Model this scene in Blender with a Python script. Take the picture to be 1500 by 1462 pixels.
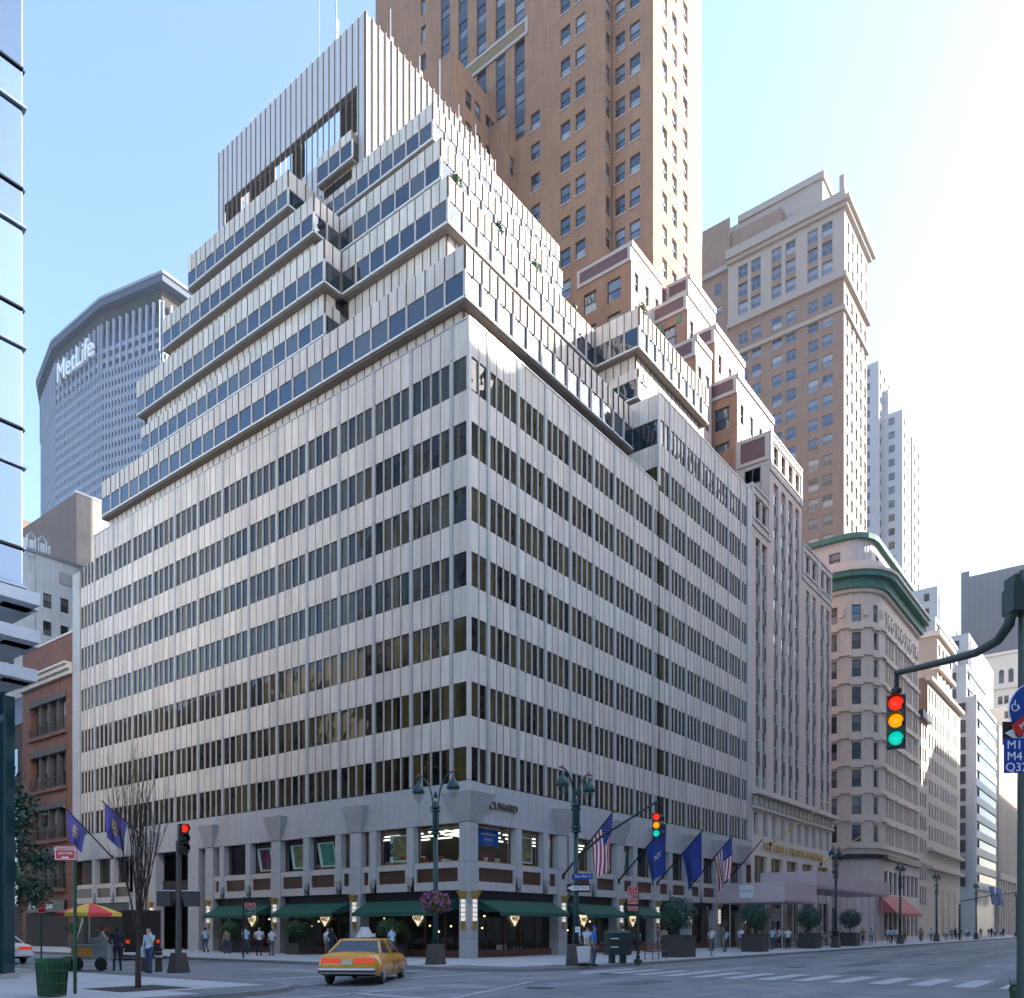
import bpy, bmesh, math, random
from mathutils import Vector, Matrix, Quaternion
R = math.radians
rnd = random.Random(7)
S = bpy.context.scene
COL = S.collection
for _o in list(bpy.data.objects):
    bpy.data.objects.remove(_o)

# ------------------------------------------------------------------ camera
CAMP = (-35.04, -29.97, 1.8)
cd = bpy.data.cameras.new('camera')
cd.sensor_fit = 'HORIZONTAL'; cd.sensor_width = 36.0
cd.lens = 36.0 * 1228.0 / 1500.0
cd.shift_y = (1360.0 - 731.0) / 1500.0
cd.clip_start = 0.2; cd.clip_end = 4000
cam = bpy.data.objects.new('camera', cd)
cam.location = CAMP; cam.rotation_euler = (R(90), 0, R(37.609 - 90))
COL.objects.link(cam); S.camera = cam

# ------------------------------------------------------------------ sky, sun, exposure
SUN_EL, SUN_AZ = 31.0, 45.0            # azimuth measured from -Y towards +X
SV = Vector((math.cos(R(SUN_EL)) * math.sin(R(SUN_AZ)), -math.cos(R(SUN_EL)) * math.cos(R(SUN_AZ)), math.sin(R(SUN_EL))))
W = bpy.data.worlds.new('World'); S.world = W; W.use_nodes = True
wn = W.node_tree.nodes; wl = W.node_tree.links
bg = wn['Background']
sky = wn.new('ShaderNodeTexSky'); sky.sky_type = 'NISHITA'; sky.sun_disc = False
sky.sun_elevation = R(SUN_EL); sky.sun_rotation = math.atan2(SV.x, SV.y)
sky.air_density = 1.0; sky.dust_density = 1.2; sky.ozone_density = 2.0; sky.altitude = 20
wl.new(sky.outputs[0], bg.inputs[0]); bg.inputs[1].default_value = 0.15
sd = bpy.data.lights.new('sun', 'SUN'); sd.energy = 5.0; sd.angle = R(0.53); sd.color = (1.0, 0.95, 0.86)
sun = bpy.data.objects.new('sun', sd); sun.rotation_euler = SV.to_track_quat('Z', 'Y').to_euler()
sun.location = (0, -60, 160); COL.objects.link(sun)
S.view_settings.view_transform = 'Standard'; S.view_settings.look = 'None'
S.view_settings.exposure = 1.85; S.view_settings.gamma = 1.0
S.view_settings.use_curve_mapping = False
S.render.engine = 'CYCLES'
S.cycles.use_denoising = True
S.cycles.max_bounces = 6; S.cycles.diffuse_bounces = 3; S.cycles.glossy_bounces = 3
S.cycles.transmission_bounces = 3; S.cycles.transparent_max_bounces = 10; S.cycles.volume_bounces = 0
S.cycles.caustics_reflective = True; S.cycles.blur_glossy = 0.6; S.cycles.caustics_refractive = False
S.cycles.sample_clamp_indirect = 6.0

# ------------------------------------------------------------------ materials
MATS = {}
def mat(name, col=(.5, .5, .5), rough=.7, metal=0.0, var=0.0, nscale=1.5, bump=0.0, bscale=30.0, isl=0.0, emit=None, estr=0.0,
        streak=0.0, spec=.5, col2=None, islcol=None):
    """Principled material: var = soft world-space tone noise, streak = vertical weathering, isl = tone change per piece."""
    if name in MATS: return MATS[name]
    m = bpy.data.materials.new(name); m.use_nodes = True
    nt = m.node_tree; n = nt.nodes; L = nt.links; b = n['Principled BSDF']
    b.inputs['Roughness'].default_value = rough; b.inputs['Metallic'].default_value = metal
    b.inputs['Specular IOR Level'].default_value = spec
    c4 = (*col, 1)
    out = None
    def rgb(c):
        q = n.new('ShaderNodeRGB'); q.outputs[0].default_value = (*c, 1); return q.outputs[0]
    def mix(a, bb, fac, mode='MIX'):
        q = n.new('ShaderNodeMix'); q.data_type = 'RGBA'; q.blend_type = mode
        if hasattr(fac, 'node'): L.new(fac, q.inputs[0])
        else: q.inputs[0].default_value = fac
        L.new(a, q.inputs[6]); L.new(bb, q.inputs[7]); return q.outputs[2]
    def mul(val, lo, hi):
        q = n.new('ShaderNodeMapRange'); L.new(val, q.inputs[0]); q.inputs[3].default_value = lo; q.inputs[4].default_value = hi
        return q.outputs[0]
    if var or isl or streak or bump or col2 or islcol:
        geo = n.new('ShaderNodeNewGeometry'); oi = n.new('ShaderNodeObjectInfo')
        out = rgb(col)
        if islcol or isl:
            ad = n.new('ShaderNodeMath'); ad.operation = 'ADD'; L.new(geo.outputs['Random Per Island'], ad.inputs[0]); L.new(oi.outputs['Random'], ad.inputs[1])
            fr = n.new('ShaderNodeMath'); fr.operation = 'FRACT'; L.new(ad.outputs[0], fr.inputs[0])
            if islcol:
                pw = n.new('ShaderNodeMath'); pw.operation = 'POWER'; L.new(fr.outputs[0], pw.inputs[0]); pw.inputs[1].default_value = 2.0
                out = mix(out, rgb(islcol), pw.outputs[0])
        if var:
            t = n.new('ShaderNodeTexNoise'); t.inputs['Scale'].default_value = nscale; t.inputs['Detail'].default_value = 6
            L.new(geo.outputs['Position'], t.inputs['Vector'])
            if col2: out = mix(out, rgb(col2), mul(t.outputs[0], 0.0, 1.0))
            hs = n.new('ShaderNodeHueSaturation'); L.new(out, hs.inputs['Color']); L.new(mul(t.outputs[0], 1 - 2 * var, 1 + 2 * var), hs.inputs['Value']); out = hs.outputs[0]
        if streak:
            mp = n.new('ShaderNodeMapping'); mp.inputs['Scale'].default_value = (2.5, 2.5, .12); L.new(geo.outputs['Position'], mp.inputs[0])
            t = n.new('ShaderNodeTexNoise'); t.inputs['Scale'].default_value = 1.6; t.inputs['Detail'].default_value = 5; L.new(mp.outputs[0], t.inputs['Vector'])
            hs = n.new('ShaderNodeHueSaturation'); L.new(out, hs.inputs['Color']); L.new(mul(t.outputs[0], 1 - 2 * streak, 1 + 1.2 * streak), hs.inputs['Value']); out = hs.outputs[0]
        if isl:
            hs = n.new('ShaderNodeHueSaturation'); L.new(out, hs.inputs['Color']); L.new(mul(fr.outputs[0], 1 - isl, 1 + isl), hs.inputs['Value']); out = hs.outputs[0]
        L.new(out, b.inputs['Base Color'])
        if bump:
            t2 = n.new('ShaderNodeTexNoise'); t2.inputs['Scale'].default_value = bscale; t2.inputs['Detail'].default_value = 4
            L.new(geo.outputs['Position'], t2.inputs['Vector'])
            bp = n.new('ShaderNodeBump'); bp.inputs['Strength'].default_value = bump; bp.inputs['Distance'].default_value = .05
            L.new(t2.outputs[0], bp.inputs['Height']); L.new(bp.outputs[0], b.inputs['Normal'])
    else:
        b.inputs['Base Color'].default_value = c4
    if emit:
        b.inputs['Emission Color'].default_value = (*emit, 1); b.inputs['Emission Strength'].default_value = estr
    MATS[name] = m
    return m

def brickmat(name, c1, c2, mortar, scale=1.0, var=.12, rough=.85, bw=.22, bh=.075, streak=.1):
    if name in MATS: return MATS[name]
    m = mat(name, c1, rough, var=var, nscale=.5, streak=streak)
    nt = m.node_tree; n = nt.nodes; L = nt.links; b = n['Principled BSDF']
    geo = n.new('ShaderNodeNewGeometry'); sp = n.new('ShaderNodeSeparateXYZ'); L.new(geo.outputs['Position'], sp.inputs[0])
    ad = n.new('ShaderNodeMath'); L.new(sp.outputs[0], ad.inputs[0]); L.new(sp.outputs[1], ad.inputs[1])
    cb = n.new('ShaderNodeCombineXYZ'); L.new(ad.outputs[0], cb.inputs[0]); L.new(sp.outputs[2], cb.inputs[1])
    br = n.new('ShaderNodeTexBrick'); br.inputs['Scale'].default_value = scale
    br.inputs['Color1'].default_value = (*c1, 1); br.inputs['Color2'].default_value = (*c2, 1); br.inputs['Mortar'].default_value = (*mortar, 1)
    br.inputs['Brick Width'].default_value = bw; br.inputs['Row Height'].default_value = bh; br.inputs['Mortar Size'].default_value = .008
    L.new(cb.outputs[0], br.inputs[0])
    old = [q for q in n if q.type == 'RGB'][0]
    for l in list(old.outputs[0].links):
        to = l.to_socket; L.remove(l); L.new(br.outputs[0], to)
    return m

def glassmat(name, base, stint=None, rough=.02, wob=.06, wscale=.8, islcol=None, spec=.5, ior=1.5, coat=0.0):
    """Opaque window glass: dark room behind, mirror-like front with a slight pane wobble."""
    if name in MATS: return MATS[name]
    m = mat(name, base, rough, isl=.35, islcol=islcol, spec=spec)
    nt = m.node_tree; n = nt.nodes; L = nt.links; b = n['Principled BSDF']
    b.inputs['IOR'].default_value = ior
    if stint: b.inputs['Specular Tint'].default_value = (*stint, 1)
    geo = n.new('ShaderNodeNewGeometry'); t2 = n.new('ShaderNodeTexNoise'); t2.inputs['Scale'].default_value = wscale; t2.inputs['Detail'].default_value = 1.5
    oi = n.new('ShaderNodeObjectInfo'); ad = n.new('ShaderNodeVectorMath'); ad.operation = 'ADD'
    cx = n.new('ShaderNodeMath'); cx.operation = 'ADD'; L.new(oi.outputs['Random'], cx.inputs[0]); L.new(geo.outputs['Random Per Island'], cx.inputs[1])
    mu = n.new('ShaderNodeMath'); mu.operation = 'MULTIPLY'; L.new(cx.outputs[0], mu.inputs[0]); mu.inputs[1].default_value = 60
    L.new(geo.outputs['Position'], ad.inputs[0]); L.new(mu.outputs[0], ad.inputs[1])
    L.new(ad.outputs[0], t2.inputs['Vector'])
    bp = n.new('ShaderNodeBump'); bp.inputs['Strength'].default_value = wob; bp.inputs['Distance'].default_value = .25
    L.new(t2.outputs[0], bp.inputs['Height']); L.new(bp.outputs[0], b.inputs['Normal'])
    return m

def curtains(m, col, lo=.5, hi=.62, sc=(2.2, 2.2, .10)):
    """blinds and curtains behind the glass: vertical strips of a second room tone"""
    nt = m.node_tree; n = nt.nodes; L = nt.links; b = n['Principled BSDF']
    src = b.inputs['Base Color'].links[0].from_socket
    geo = n.new('ShaderNodeNewGeometry'); mp = n.new('ShaderNodeMapping'); mp.inputs['Scale'].default_value = sc; L.new(geo.outputs['Position'], mp.inputs[0])
    t = n.new('ShaderNodeTexNoise'); t.inputs['Scale'].default_value = 1.0; t.inputs['Detail'].default_value = 3; L.new(mp.outputs[0], t.inputs['Vector'])
    r = n.new('ShaderNodeMapRange'); r.inputs[1].default_value = lo; r.inputs[2].default_value = hi; L.new(t.outputs[0], r.inputs[0])
    q = n.new('ShaderNodeMix'); q.data_type = 'RGBA'; L.new(r.outputs[0], q.inputs[0]); L.new(src, q.inputs[6]); q.inputs[7].default_value = (*col, 1); L.new(q.outputs[2], b.inputs['Base Color'])
def clearglass(name, tint=(.9, .95, .95), refl=1.0):
    if name in MATS: return MATS[name]
    m = bpy.data.materials.new(name); m.use_nodes = True
    nt = m.node_tree; n = nt.nodes; L = nt.links; n.remove(n['Principled BSDF'])
    tr = n.new('ShaderNodeBsdfTransparent'); tr.inputs[0].default_value = (*tint, 1)
    gl = n.new('ShaderNodeBsdfGlossy'); gl.inputs['Roughness'].default_value = .015
    lw = n.new('ShaderNodeLayerWeight'); fr = n.new('ShaderNodeMath'); fr.operation = 'POWER'; L.new(lw.outputs['Facing'], fr.inputs[0]); fr.inputs[1].default_value = 4.0
    mu = n.new('ShaderNodeMath'); mu.operation = 'MULTIPLY_ADD'; L.new(fr.outputs[0], mu.inputs[0]); mu.inputs[1].default_value = .45 * refl; mu.inputs[2].default_value = .03
    mx = n.new('ShaderNodeMixShader'); L.new(mu.outputs[0], mx.inputs[0]); L.new(tr.outputs[0], mx.inputs[1]); L.new(gl.outputs[0], mx.inputs[2])
    L.new(mx.outputs[0], n['Material Output'].inputs[0]); MATS[name] = m
    return m

# ------------------------------------------------------------------ geometry helpers
class MB:
    """collects faces; build() links them as one mesh object"""
    def __init__(s): s.v = []; s.f = []; s.m = []; s.mats = []
    def mi(s, m):
        if m not in s.mats: s.mats.append(m)
        return s.mats.index(m)
    def poly(s, pts, m):
        b = len(s.v); s.v += [tuple(p) for p in pts]; s.f.append(tuple(range(b, b + len(pts)))); s.m.append(s.mi(m))
    def hexa(s, P, m):
        """8 corners: bottom ring 0-3, top ring 4-7"""
        b = len(s.v); s.v += [tuple(p) for p in P]; k = s.mi(m)
        for q in ((0, 3, 2, 1), (4, 5, 6, 7), (0, 1, 5, 4), (1, 2, 6, 5), (2, 3, 7, 6), (3, 0, 4, 7)):
            s.f.append(tuple(b + i for i in q)); s.m.append(k)
    def box(s, x0, x1, y0, y1, z0, z1, m):
        s.hexa([(x0, y0, z0), (x1, y0, z0), (x1, y1, z0), (x0, y1, z0), (x0, y0, z1), (x1, y0, z1), (x1, y1, z1), (x0, y1, z1)], m)
    def obox(s, c, sx, sy, sz, m, rot=None):
        """oriented box: centre, full sizes, rotation matrix / euler z angle"""
        if rot is None: M = Matrix.Identity(3)
        elif isinstance(rot, (int, float)): M = Matrix.Rotation(rot, 3, 'Z')
        else: M = rot
        c = Vector(c); P = []
        for z in (-.5, .5):
            for x, y in ((-.5, -.5), (.5, -.5), (.5, .5), (-.5, .5)):
                P.append(c + M @ Vector((x * sx, y * sy, z * sz)))
        s.hexa(P, m)
    def prism(s, pts, z0, z1, m, cap=True):
        b = len(s.v); k = s.mi(m); N = len(pts)
        s.v += [(x, y, z0) for x, y in pts] + [(x, y, z1) for x, y in pts]
        for i in range(N):
            j = (i + 1) % N; s.f.append((b + i, b + j, b + N + j, b + N + i)); s.m.append(k)
        if cap:
            s.f.append(tuple(b + N + i for i in range(N))); s.m.append(k)
            s.f.append(tuple(b + N - 1 - i for i in range(N))); s.m.append(k)
    def tube(s, path, r, m, seg=8, cap=True):
        """round bar through points; r number or list"""
        path = [Vector(p) for p in path]; k = s.mi(m); N = len(path); b = len(s.v)
        rr = r if isinstance(r, (list, tuple)) else [r] * N
        up = None
        for i, p in enumerate(path):
            t = (path[min(i + 1, N - 1)] - path[max(i - 1, 0)]).normalized()
            if up is None: up = Vector((0, 0, 1)) if abs(t.z) < .9 else Vector((1, 0, 0))
            a = t.cross(up).normalized(); c = a.cross(t).normalized(); up = c
            for q in range(seg):
                an = 2 * math.pi * q / seg
                s.v.append(tuple(p + a * math.cos(an) * rr[i] + c * math.sin(an) * rr[i]))
        for i in range(N - 1):
            for q in range(seg):
                w = (q + 1) % seg
                s.f.append((b + i * seg + q, b + i * seg + w, b + (i + 1) * seg + w, b + (i + 1) * seg + q)); s.m.append(k)
        if cap:
            s.f.append(tuple(b + q for q in reversed(range(seg)))); s.m.append(k)
            s.f.append(tuple(b + (N - 1) * seg + q for q in range(seg))); s.m.append(k)
    def lathe(s, prof, c, m, seg=14, axis=None):
        """prof [(r, h)...] about +Z through c (or axis vector)"""
        k = s.mi(m); b = len(s.v); c = Vector(c); N = len(prof)
        Q = Vector((0, 0, 1)).rotation_difference(Vector(axis)).to_matrix() if axis is not None else Matrix.Identity(3)
        for r, h in prof:
            for q in range(seg):
                an = 2 * math.pi * q / seg
                s.v.append(tuple(c + Q @ Vector((r * math.cos(an), r * math.sin(an), h))))
        for i in range(N - 1):
            for q in range(seg):
                w = (q + 1) % seg
                s.f.append((b + i * seg + q, b + i * seg + w, b + (i + 1) * seg + w, b + (i + 1) * seg + q)); s.m.append(k)
        s.f.append(tuple(b + q for q in reversed(range(seg)))); s.m.append(k)
        s.f.append(tuple(b + (N - 1) * seg + q for q in range(seg))); s.m.append(k)
    def mesh(s, name, smooth=False):
        me = bpy.data.meshes.new(name); me.from_pydata(s.v, [], s.f)
        for m in s.mats: me.materials.append(m)
        me.polygons.foreach_set('material_index', s.m)
        if smooth: me.polygons.foreach_set('use_smooth', [True] * len(s.f))
        me.update(); return me
    def build(s, name, parent=None, smooth=False, loc=None, rz=0, bevel=0):
        me = s.mesh(name, smooth)
        if bevel:
            bm = bmesh.new(); bm.from_mesh(me)
            bmesh.ops.remove_doubles(bm, verts=bm.verts, dist=1e-4)
            bmesh.ops.bevel(bm, geom=[e for e in bm.edges if len(e.link_faces) == 2 and e.calc_face_angle(0) > .6], offset=bevel, segments=2, affect='EDGES', profile=.6)
            bm.to_mesh(me); bm.free()
        o = bpy.data.objects.new(name, me); COL.objects.link(o)
        if parent: o.parent = parent
        if loc: o.location = loc
        o.rotation_euler = (0, 0, rz)
        return o

def tag(o, label, cat=None, group=None, kind=None):
    if label: o['label'] = label
    if cat: o['category'] = cat
    if group: o['group'] = group
    if kind: o['kind'] = kind
    return o
def empty(name, label, cat, loc=(0, 0, 0), rz=0, group=None):
    o = bpy.data.objects.new(name, None); o.empty_display_size = .3; COL.objects.link(o)
    o.location = loc; o.rotation_euler = (0, 0, rz)
    return tag(o, label, cat, group)
def copy_tree(o, parent=None):
    c = o.copy(); COL.objects.link(c); c.parent = parent
    for ch in o.children: copy_tree(ch, c)
    return c
def link(name, me, parent=None, loc=(0, 0, 0), rz=0):
    o = bpy.data.objects.new(name, me); COL.objects.link(o); o.location = loc; o.rotation_euler = (0, 0, rz)
    if parent: o.parent = parent
    return o

_cs, _sn = math.cos(R(37.609)), math.sin(R(37.609))
def px(p):
    """picture size helper used only to choose which repeats become separate objects"""
    dx, dy = p[0] - CAMP[0], p[1] - CAMP[1]
    d = max(dx * _cs + dy * _sn, .5); w = dx * _sn - dy * _cs
    return 750 + 1228 * w / d, 1360 - 1228 * (p[2] - CAMP[2]) / d

class Face:
    """a vertical wall plane: P(u, z, n) -> world; u runs along the wall, n outwards"""
    def __init__(s, p0, d, n):
        s.p0 = Vector((p0[0], p0[1])); s.d = Vector(d).normalized(); s.n = Vector(n).normalized()
        s.rz = math.atan2(s.n.y, s.n.x) - math.pi / 2
    def P(s, u, z, n=0.0):
        q = s.p0 + s.d * u + s.n * n; return (q.x, q.y, z)
def FL(x0): return Face((x0, 0), (0, 1), (-1, 0))      # faces the side street, u = Y
def FR(y0): return Face((0, y0), (1, 0), (0, -1))      # faces the avenue, u = X

_boxm = {}
class Thing:
    """a building or other thing: pieces are gathered, the ones that show largest become parts, the rest one joined part"""
    def __init__(s, name, label, cat, group=None, loc=(0, 0, 0), rz=0):
        s.root = empty(name, label, cat, loc, rz, group); s.pc = {}; s.mb = {}
    def piece(s, kind, F, u0, u1, z0, z1, n0, n1, m):
        s.pc.setdefault(kind, []).append((F, u0, u1, z0, z1, n0, n1, m, None))
    def win(s, kind, F, u0, u1, z0, z1, n, key):
        """a framed window made by WIN[key](w, h)"""
        s.pc.setdefault(kind, []).append((F, u0, u1, z0, z1, n, n, None, key))
    def m(s, name):
        return s.mb.setdefault(name, MB())
    def fbox(s, name, F, u0, u1, z0, z1, n0, n1, m):
        q = s.m(name)
        q.hexa([F.P(u0, z0, n0), F.P(u1, z0, n0), F.P(u1, z0, n1), F.P(u0, z0, n1), F.P(u0, z1, n0), F.P(u1, z1, n0), F.P(u1, z1, n1), F.P(u0, z1, n1)], m)
    def finish(s, cap=300, minpx=10, caps={}):
        for name, q in s.mb.items():
            if q.f: q.build(name.split('#')[0], s.root)
        for kind, L in s.pc.items():
            sc = []
            for i, (F, u0, u1, z0, z1, n0, n1, m, key) in enumerate(L):
                P = [px(F.P(u, z, n1)) for u in (u0, u1) for z in (z0, z1)]
                w = max(p[0] for p in P) - min(p[0] for p in P); h = max(p[1] for p in P) - min(p[1] for p in P)
                inside = any(-20 < p[0] < 1520 and -20 < p[1] < 1480 for p in P)
                sc.append((w * h if (inside and max(w, h) >= minpx and min(w, h) > 1.2) else -1, i))
            sc.sort(reverse=True)
            sel = [i for a, i in sc if a > 0][:caps.get(kind, cap)]
            if len(sel) < 2 and len(L) > 2: sel = []
            ss = set(sel)
            rest = [L[i] for i in range(len(L)) if i not in ss]
            for i in sel:
                F, u0, u1, z0, z1, n0, n1, m, key = L[i]
                link(kind, piece_mesh(L[i]), s.root, F.P((u0 + u1) / 2, (z0 + z1) / 2, (n0 + n1) / 2), F.rz)
            if rest:
                q = MB()
                for t in rest:
                    F, u0, u1, z0, z1, n0, n1, m, key = t
                    if key is None:
                        q.hexa([F.P(u0, z0, n0), F.P(u1, z0, n0), F.P(u1, z0, n1), F.P(u0, z0, n1), F.P(u0, z1, n0), F.P(u1, z1, n0), F.P(u1, z1, n1), F.P(u0, z1, n1)], m)
                    else:
                        me = piece_mesh(t); c = Vector(F.P((u0 + u1) / 2, (z0 + z1) / 2, n0)); M = Matrix.Rotation(F.rz, 3, 'Z'); b = len(q.v)
                        q.v += [tuple(c + M @ v.co) for v in me.vertices]
                        for p in me.polygons:
                            q.f.append(tuple(b + k for k in p.vertices)); q.m.append(q.mi(me.materials[p.material_index]))
                o = q.build(kind, s.root)
                if len(rest) > 1: o['kind'] = 'stuff'
        return s.root

WIN = {}
def piece_mesh(t):
    F, u0, u1, z0, z1, n0, n1, m, key = t
    k = (round(u1 - u0, 3), round(z1 - z0, 3), round(n1 - n0, 3), key or m.name)
    if k not in _boxm:
        if key is None:
            q = MB(); a, h, d = (u1 - u0) / 2, (z1 - z0) / 2, (n1 - n0) / 2
            q.box(-a, a, -d, d, -h, h, m); _boxm[k] = q.mesh('piece')
        else:
            _boxm[k] = WIN[key](u1 - u0, z1 - z0)
    return _boxm[k]

def wall(q, F, u0, u1, z0, z1, wins, m, depth=.25, mr=None, n=0.0):
    """a wall sheet with real openings and reveals; wins = [(ua, ub, za, zb)]"""
    mr = mr or m
    us = sorted(set([round(x, 4) for x in [u0, u1] + [w[0] for w in wins] + [w[1] for w in wins] if u0 <= x <= u1]))
    zs = sorted(set([round(x, 4) for x in [z0, z1] + [w[2] for w in wins] + [w[3] for w in wins] if z0 <= x <= z1]))
    ui = {u: i for i, u in enumerate(us)}; zi = {z: i for i, z in enumerate(zs)}
    hole = [[False] * (len(us) - 1) for _ in range(len(zs) - 1)]
    for a, b_, c, d in wins:
        for j in range(zi[round(c, 4)], zi[round(d, 4)]):
            for i in range(ui[round(a, 4)], ui[round(b_, 4)]): hole[j][i] = True
    for j in range(len(zs) - 1):
        i = 0
        while i < len(us) - 1:
            if hole[j][i]: i += 1; continue
            k = i
            while k + 1 < len(us) - 1 and not hole[j][k + 1]: k += 1
            q.poly([F.P(us[i], zs[j], n), F.P(us[k + 1], zs[j], n), F.P(us[k + 1], zs[j + 1], n), F.P(us[i], zs[j + 1], n)], m)
            i = k + 1
    for a, b_, c, d in wins:
        e = n - depth
        q.poly([F.P(a, c, n), F.P(b_, c, n), F.P(b_, c, e), F.P(a, c, e)], mr)
        q.poly([F.P(a, d, n), F.P(a, d, e), F.P(b_, d, e), F.P(b_, d, n)], mr)
        q.poly([F.P(a, c, n), F.P(a, c, e), F.P(a, d, e), F.P(a, d, n)], mr)
        q.poly([F.P(b_, c, n), F.P(b_, d, n), F.P(b_, d, e), F.P(b_, c, e)], mr)

def text_mesh(txt, size, m, depth=.01, align='CENTER', sx=1.0, shear=0.0, bold=0.0, sp=1.0):
    """letters as a mesh in the XZ plane, reading along +X, facing -Y"""
    cu = bpy.data.curves.new('lettering', 'FONT'); cu.body = txt; cu.size = size; cu.extrude = depth; cu.align_x = align; cu.align_y = 'CENTER'
    cu.offset = bold; cu.space_character = sp; cu.resolution_u = 3; cu.shear = shear
    o = bpy.data.objects.new('lettering', cu); COL.objects.link(o)
    dg = bpy.context.evaluated_depsgraph_get(); me = bpy.data.meshes.new_from_object(o.evaluated_get(dg))
    bpy.data.objects.remove(o); bpy.data.curves.remove(cu)
    me.transform(Matrix.Diagonal((sx, 1, 1, 1))); me.transform(Matrix.Rotation(R(90), 4, 'X'))
    me.materials.clear(); me.materials.append(m); return me
def face_text(txt, size, m, F, u, z, n, parent, name='lettering', **k):
    """text laid on a Face so that it reads correctly from outside"""
    me = text_mesh(txt, size, m, **k)
    return link(name, me, parent, F.P(u, z, n), F.rz + math.pi)
# ------------------------------------------------------------------ shared materials
M_PANEL = mat('precast_panel', (.66, .575, .50), .62, var=.06, nscale=.9, isl=.10, streak=.22, bump=.08, bscale=60)
M_PIL = mat('granite_pilaster', (.43, .40, .38), .55, var=.05, nscale=2, isl=.05, streak=.05)
M_BROWN = mat('rust_joint', (.13, .065, .03), .7, var=.1)
M_MULL = mat('pale_mullion', (.56, .49, .45), .5, var=.05)
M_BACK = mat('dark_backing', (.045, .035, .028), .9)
M_GRAN = mat('flamed_granite', (.43, .41, .41), .7, var=.07, nscale=3, isl=.04, bump=.12, bscale=90, streak=.06)
M_BAND = mat('pink_limestone', (.50, .455, .43), .65, var=.06, streak=.06)
M_BRONZE = mat('bronze_panel', (.075, .032, .018), .38, var=.2, nscale=2)
M_SOFFIT = mat('soffit_metal', (.20, .17, .15), .7, var=.06)
M_WHITE = mat('white_paint', (.78, .78, .76), .5, var=.04)
M_GLASS = glassmat('office_glass', (.004, .0035, .0025), islcol=(.045, .034, .010), wob=.16, wscale=.6, ior=1.42); curtains(M_GLASS, (.085, .066, .02))
M_GLASS2 = glassmat('sky_glass', (.012, .018, .022), islcol=(.05, .045, .03), wob=.22, wscale=.55, ior=1.9, stint=(.68, .82, 1.0))
M_GLASSW = glassmat('sash_glass', (.02, .03, .045), islcol=(.22, .23, .24), wob=.03, ior=2.0, stint=(.6, .8, 1.0))
M_BLACK = mat('black_paint', (.012, .012, .013), .45)
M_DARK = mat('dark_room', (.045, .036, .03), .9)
M_SHOP = clearglass('shop_glass')
M_GOLD = mat('brass', (.55, .36, .10), .35, metal=.6)
M_GREENM = mat('lamp_green_paint', (.012, .055, .055), .4)
M_STEEL = mat('galvanised_steel', (.45, .46, .47), .4, metal=.7)

# ------------------------------------------------------------------ office building on the corner
OB = Thing('office_building', 'stepped office block of pale precast panels and window bands on the street corner', 'building')
L0, R0 = FL(0.0), FR(0.0)
ZT = [11.82 + 3.59 * k for k in range(9)]
WH = 1.86
def lowblock(F, pil, start, end, rows, ptop, startcols, endcols=4, pw=.24, pd=.05, left=False):
    """window bands between pilasters: pil = pilaster centres"""
    bays = []
    edges = [start] + [x for c in pil for x in (c - pw / 2, c + pw / 2)] + [end]
    for i in range(0, len(edges) - 1, 2):
        n = startcols if i == 0 else (endcols if i == len(edges) - 2 else 4)
        if edges[i + 1] - edges[i] > .3: bays.append((edges[i], edges[i + 1], n))
    for bi, (a, b, n) in enumerate(bays):
        w = (b - a) / n
        for k in rows:
            zt = ZT[k]; zb = zt - WH
            for j in range(n):
                u0, u1 = a + j * w, a + (j + 1) * w
                ang = .03
                OB.piece('window_pane', F, u0 + .03, u1 - .03, zb + .02, zt - .03, -.11, -.07, M_GLASS)
                top = ptop if k == rows[-1] else ZT[k + 1] - WH
                if not (k == rows[-1] and left and bi == len(bays) - 1):
                    OB.piece('spandrel_panel', F, u0 + .022, u1 - .022, zt + .02, top - .02, -.10, .0, M_PANEL)
                if j:
                    OB.piece('mullion', F, u0 - .024, u0 + .024, zb, zt, -.1, .025, M_MULL)
        zlo, zhi = ZT[rows[0]] - WH, ptop - (2 if (left and bi == len(bays) - 1) else 0.1)
        for j in range(1, n):
            OB.piece('joint_strip', F, a + j * w - .016, a + j * w + .016, zlo, zhi, -.10, .012, M_BROWN)
    for c in pil:
        for k in rows:
            z0 = ZT[k] - WH
            z1 = (ptop + .05) if k == rows[-1] else ZT[k + 1] - WH
            OB.piece('pilaster_block', F, c - pw / 2, c + pw / 2, z0 + .012, ZT[k] + .1, -.12, pd, M_PIL)
            OB.piece('pilaster_block', F, c - pw / 2, c + pw / 2, ZT[k] + .125, z1 - .012, -.12, pd, M_PIL)
    return bays
PL = [1.29 + 3.14 * k for k in range(14)]
PR = [1.66 + 2.785 * k for k in range(14)]
lowblock(L0, PL, .14, 44.55, list(range(7)), 35.4, 1, left=True)
lowblock(R0, [p for p in PR if p < 22], .14, 22.05, list(range(7)), 35.4, 2, 2, pd=.07)
lowblock(R0, [p for p in PR if p > 22], 22.3, 39.2, list(range(9)), 42.5, 2, 2, pd=.07)
for k in range(7):      # corner pier and end piers
    z0 = ZT[k] - WH; z1 = 35.45 if k == 6 else ZT[k + 1] - WH
    OB.piece('corner_pier', R0, -.06, .14, z0 + .01, z1 - .01, -.14, .06, M_MULL)
    OB.piece('end_pier', L0, 44.6, 45.9, z0 + .01, min(z1, 33.0) - .01, -.2, .1, M_PIL)
for k in range(9):
    z0 = ZT[k] - WH; z1 = 42.5 if k == 8 else ZT[k + 1] - WH
    OB.piece('end_pier', R0, 39.25, 40.3, z0 + .01, z1 - .01, -.2, .1, M_PIL)
q = OB.m('core')
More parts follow.
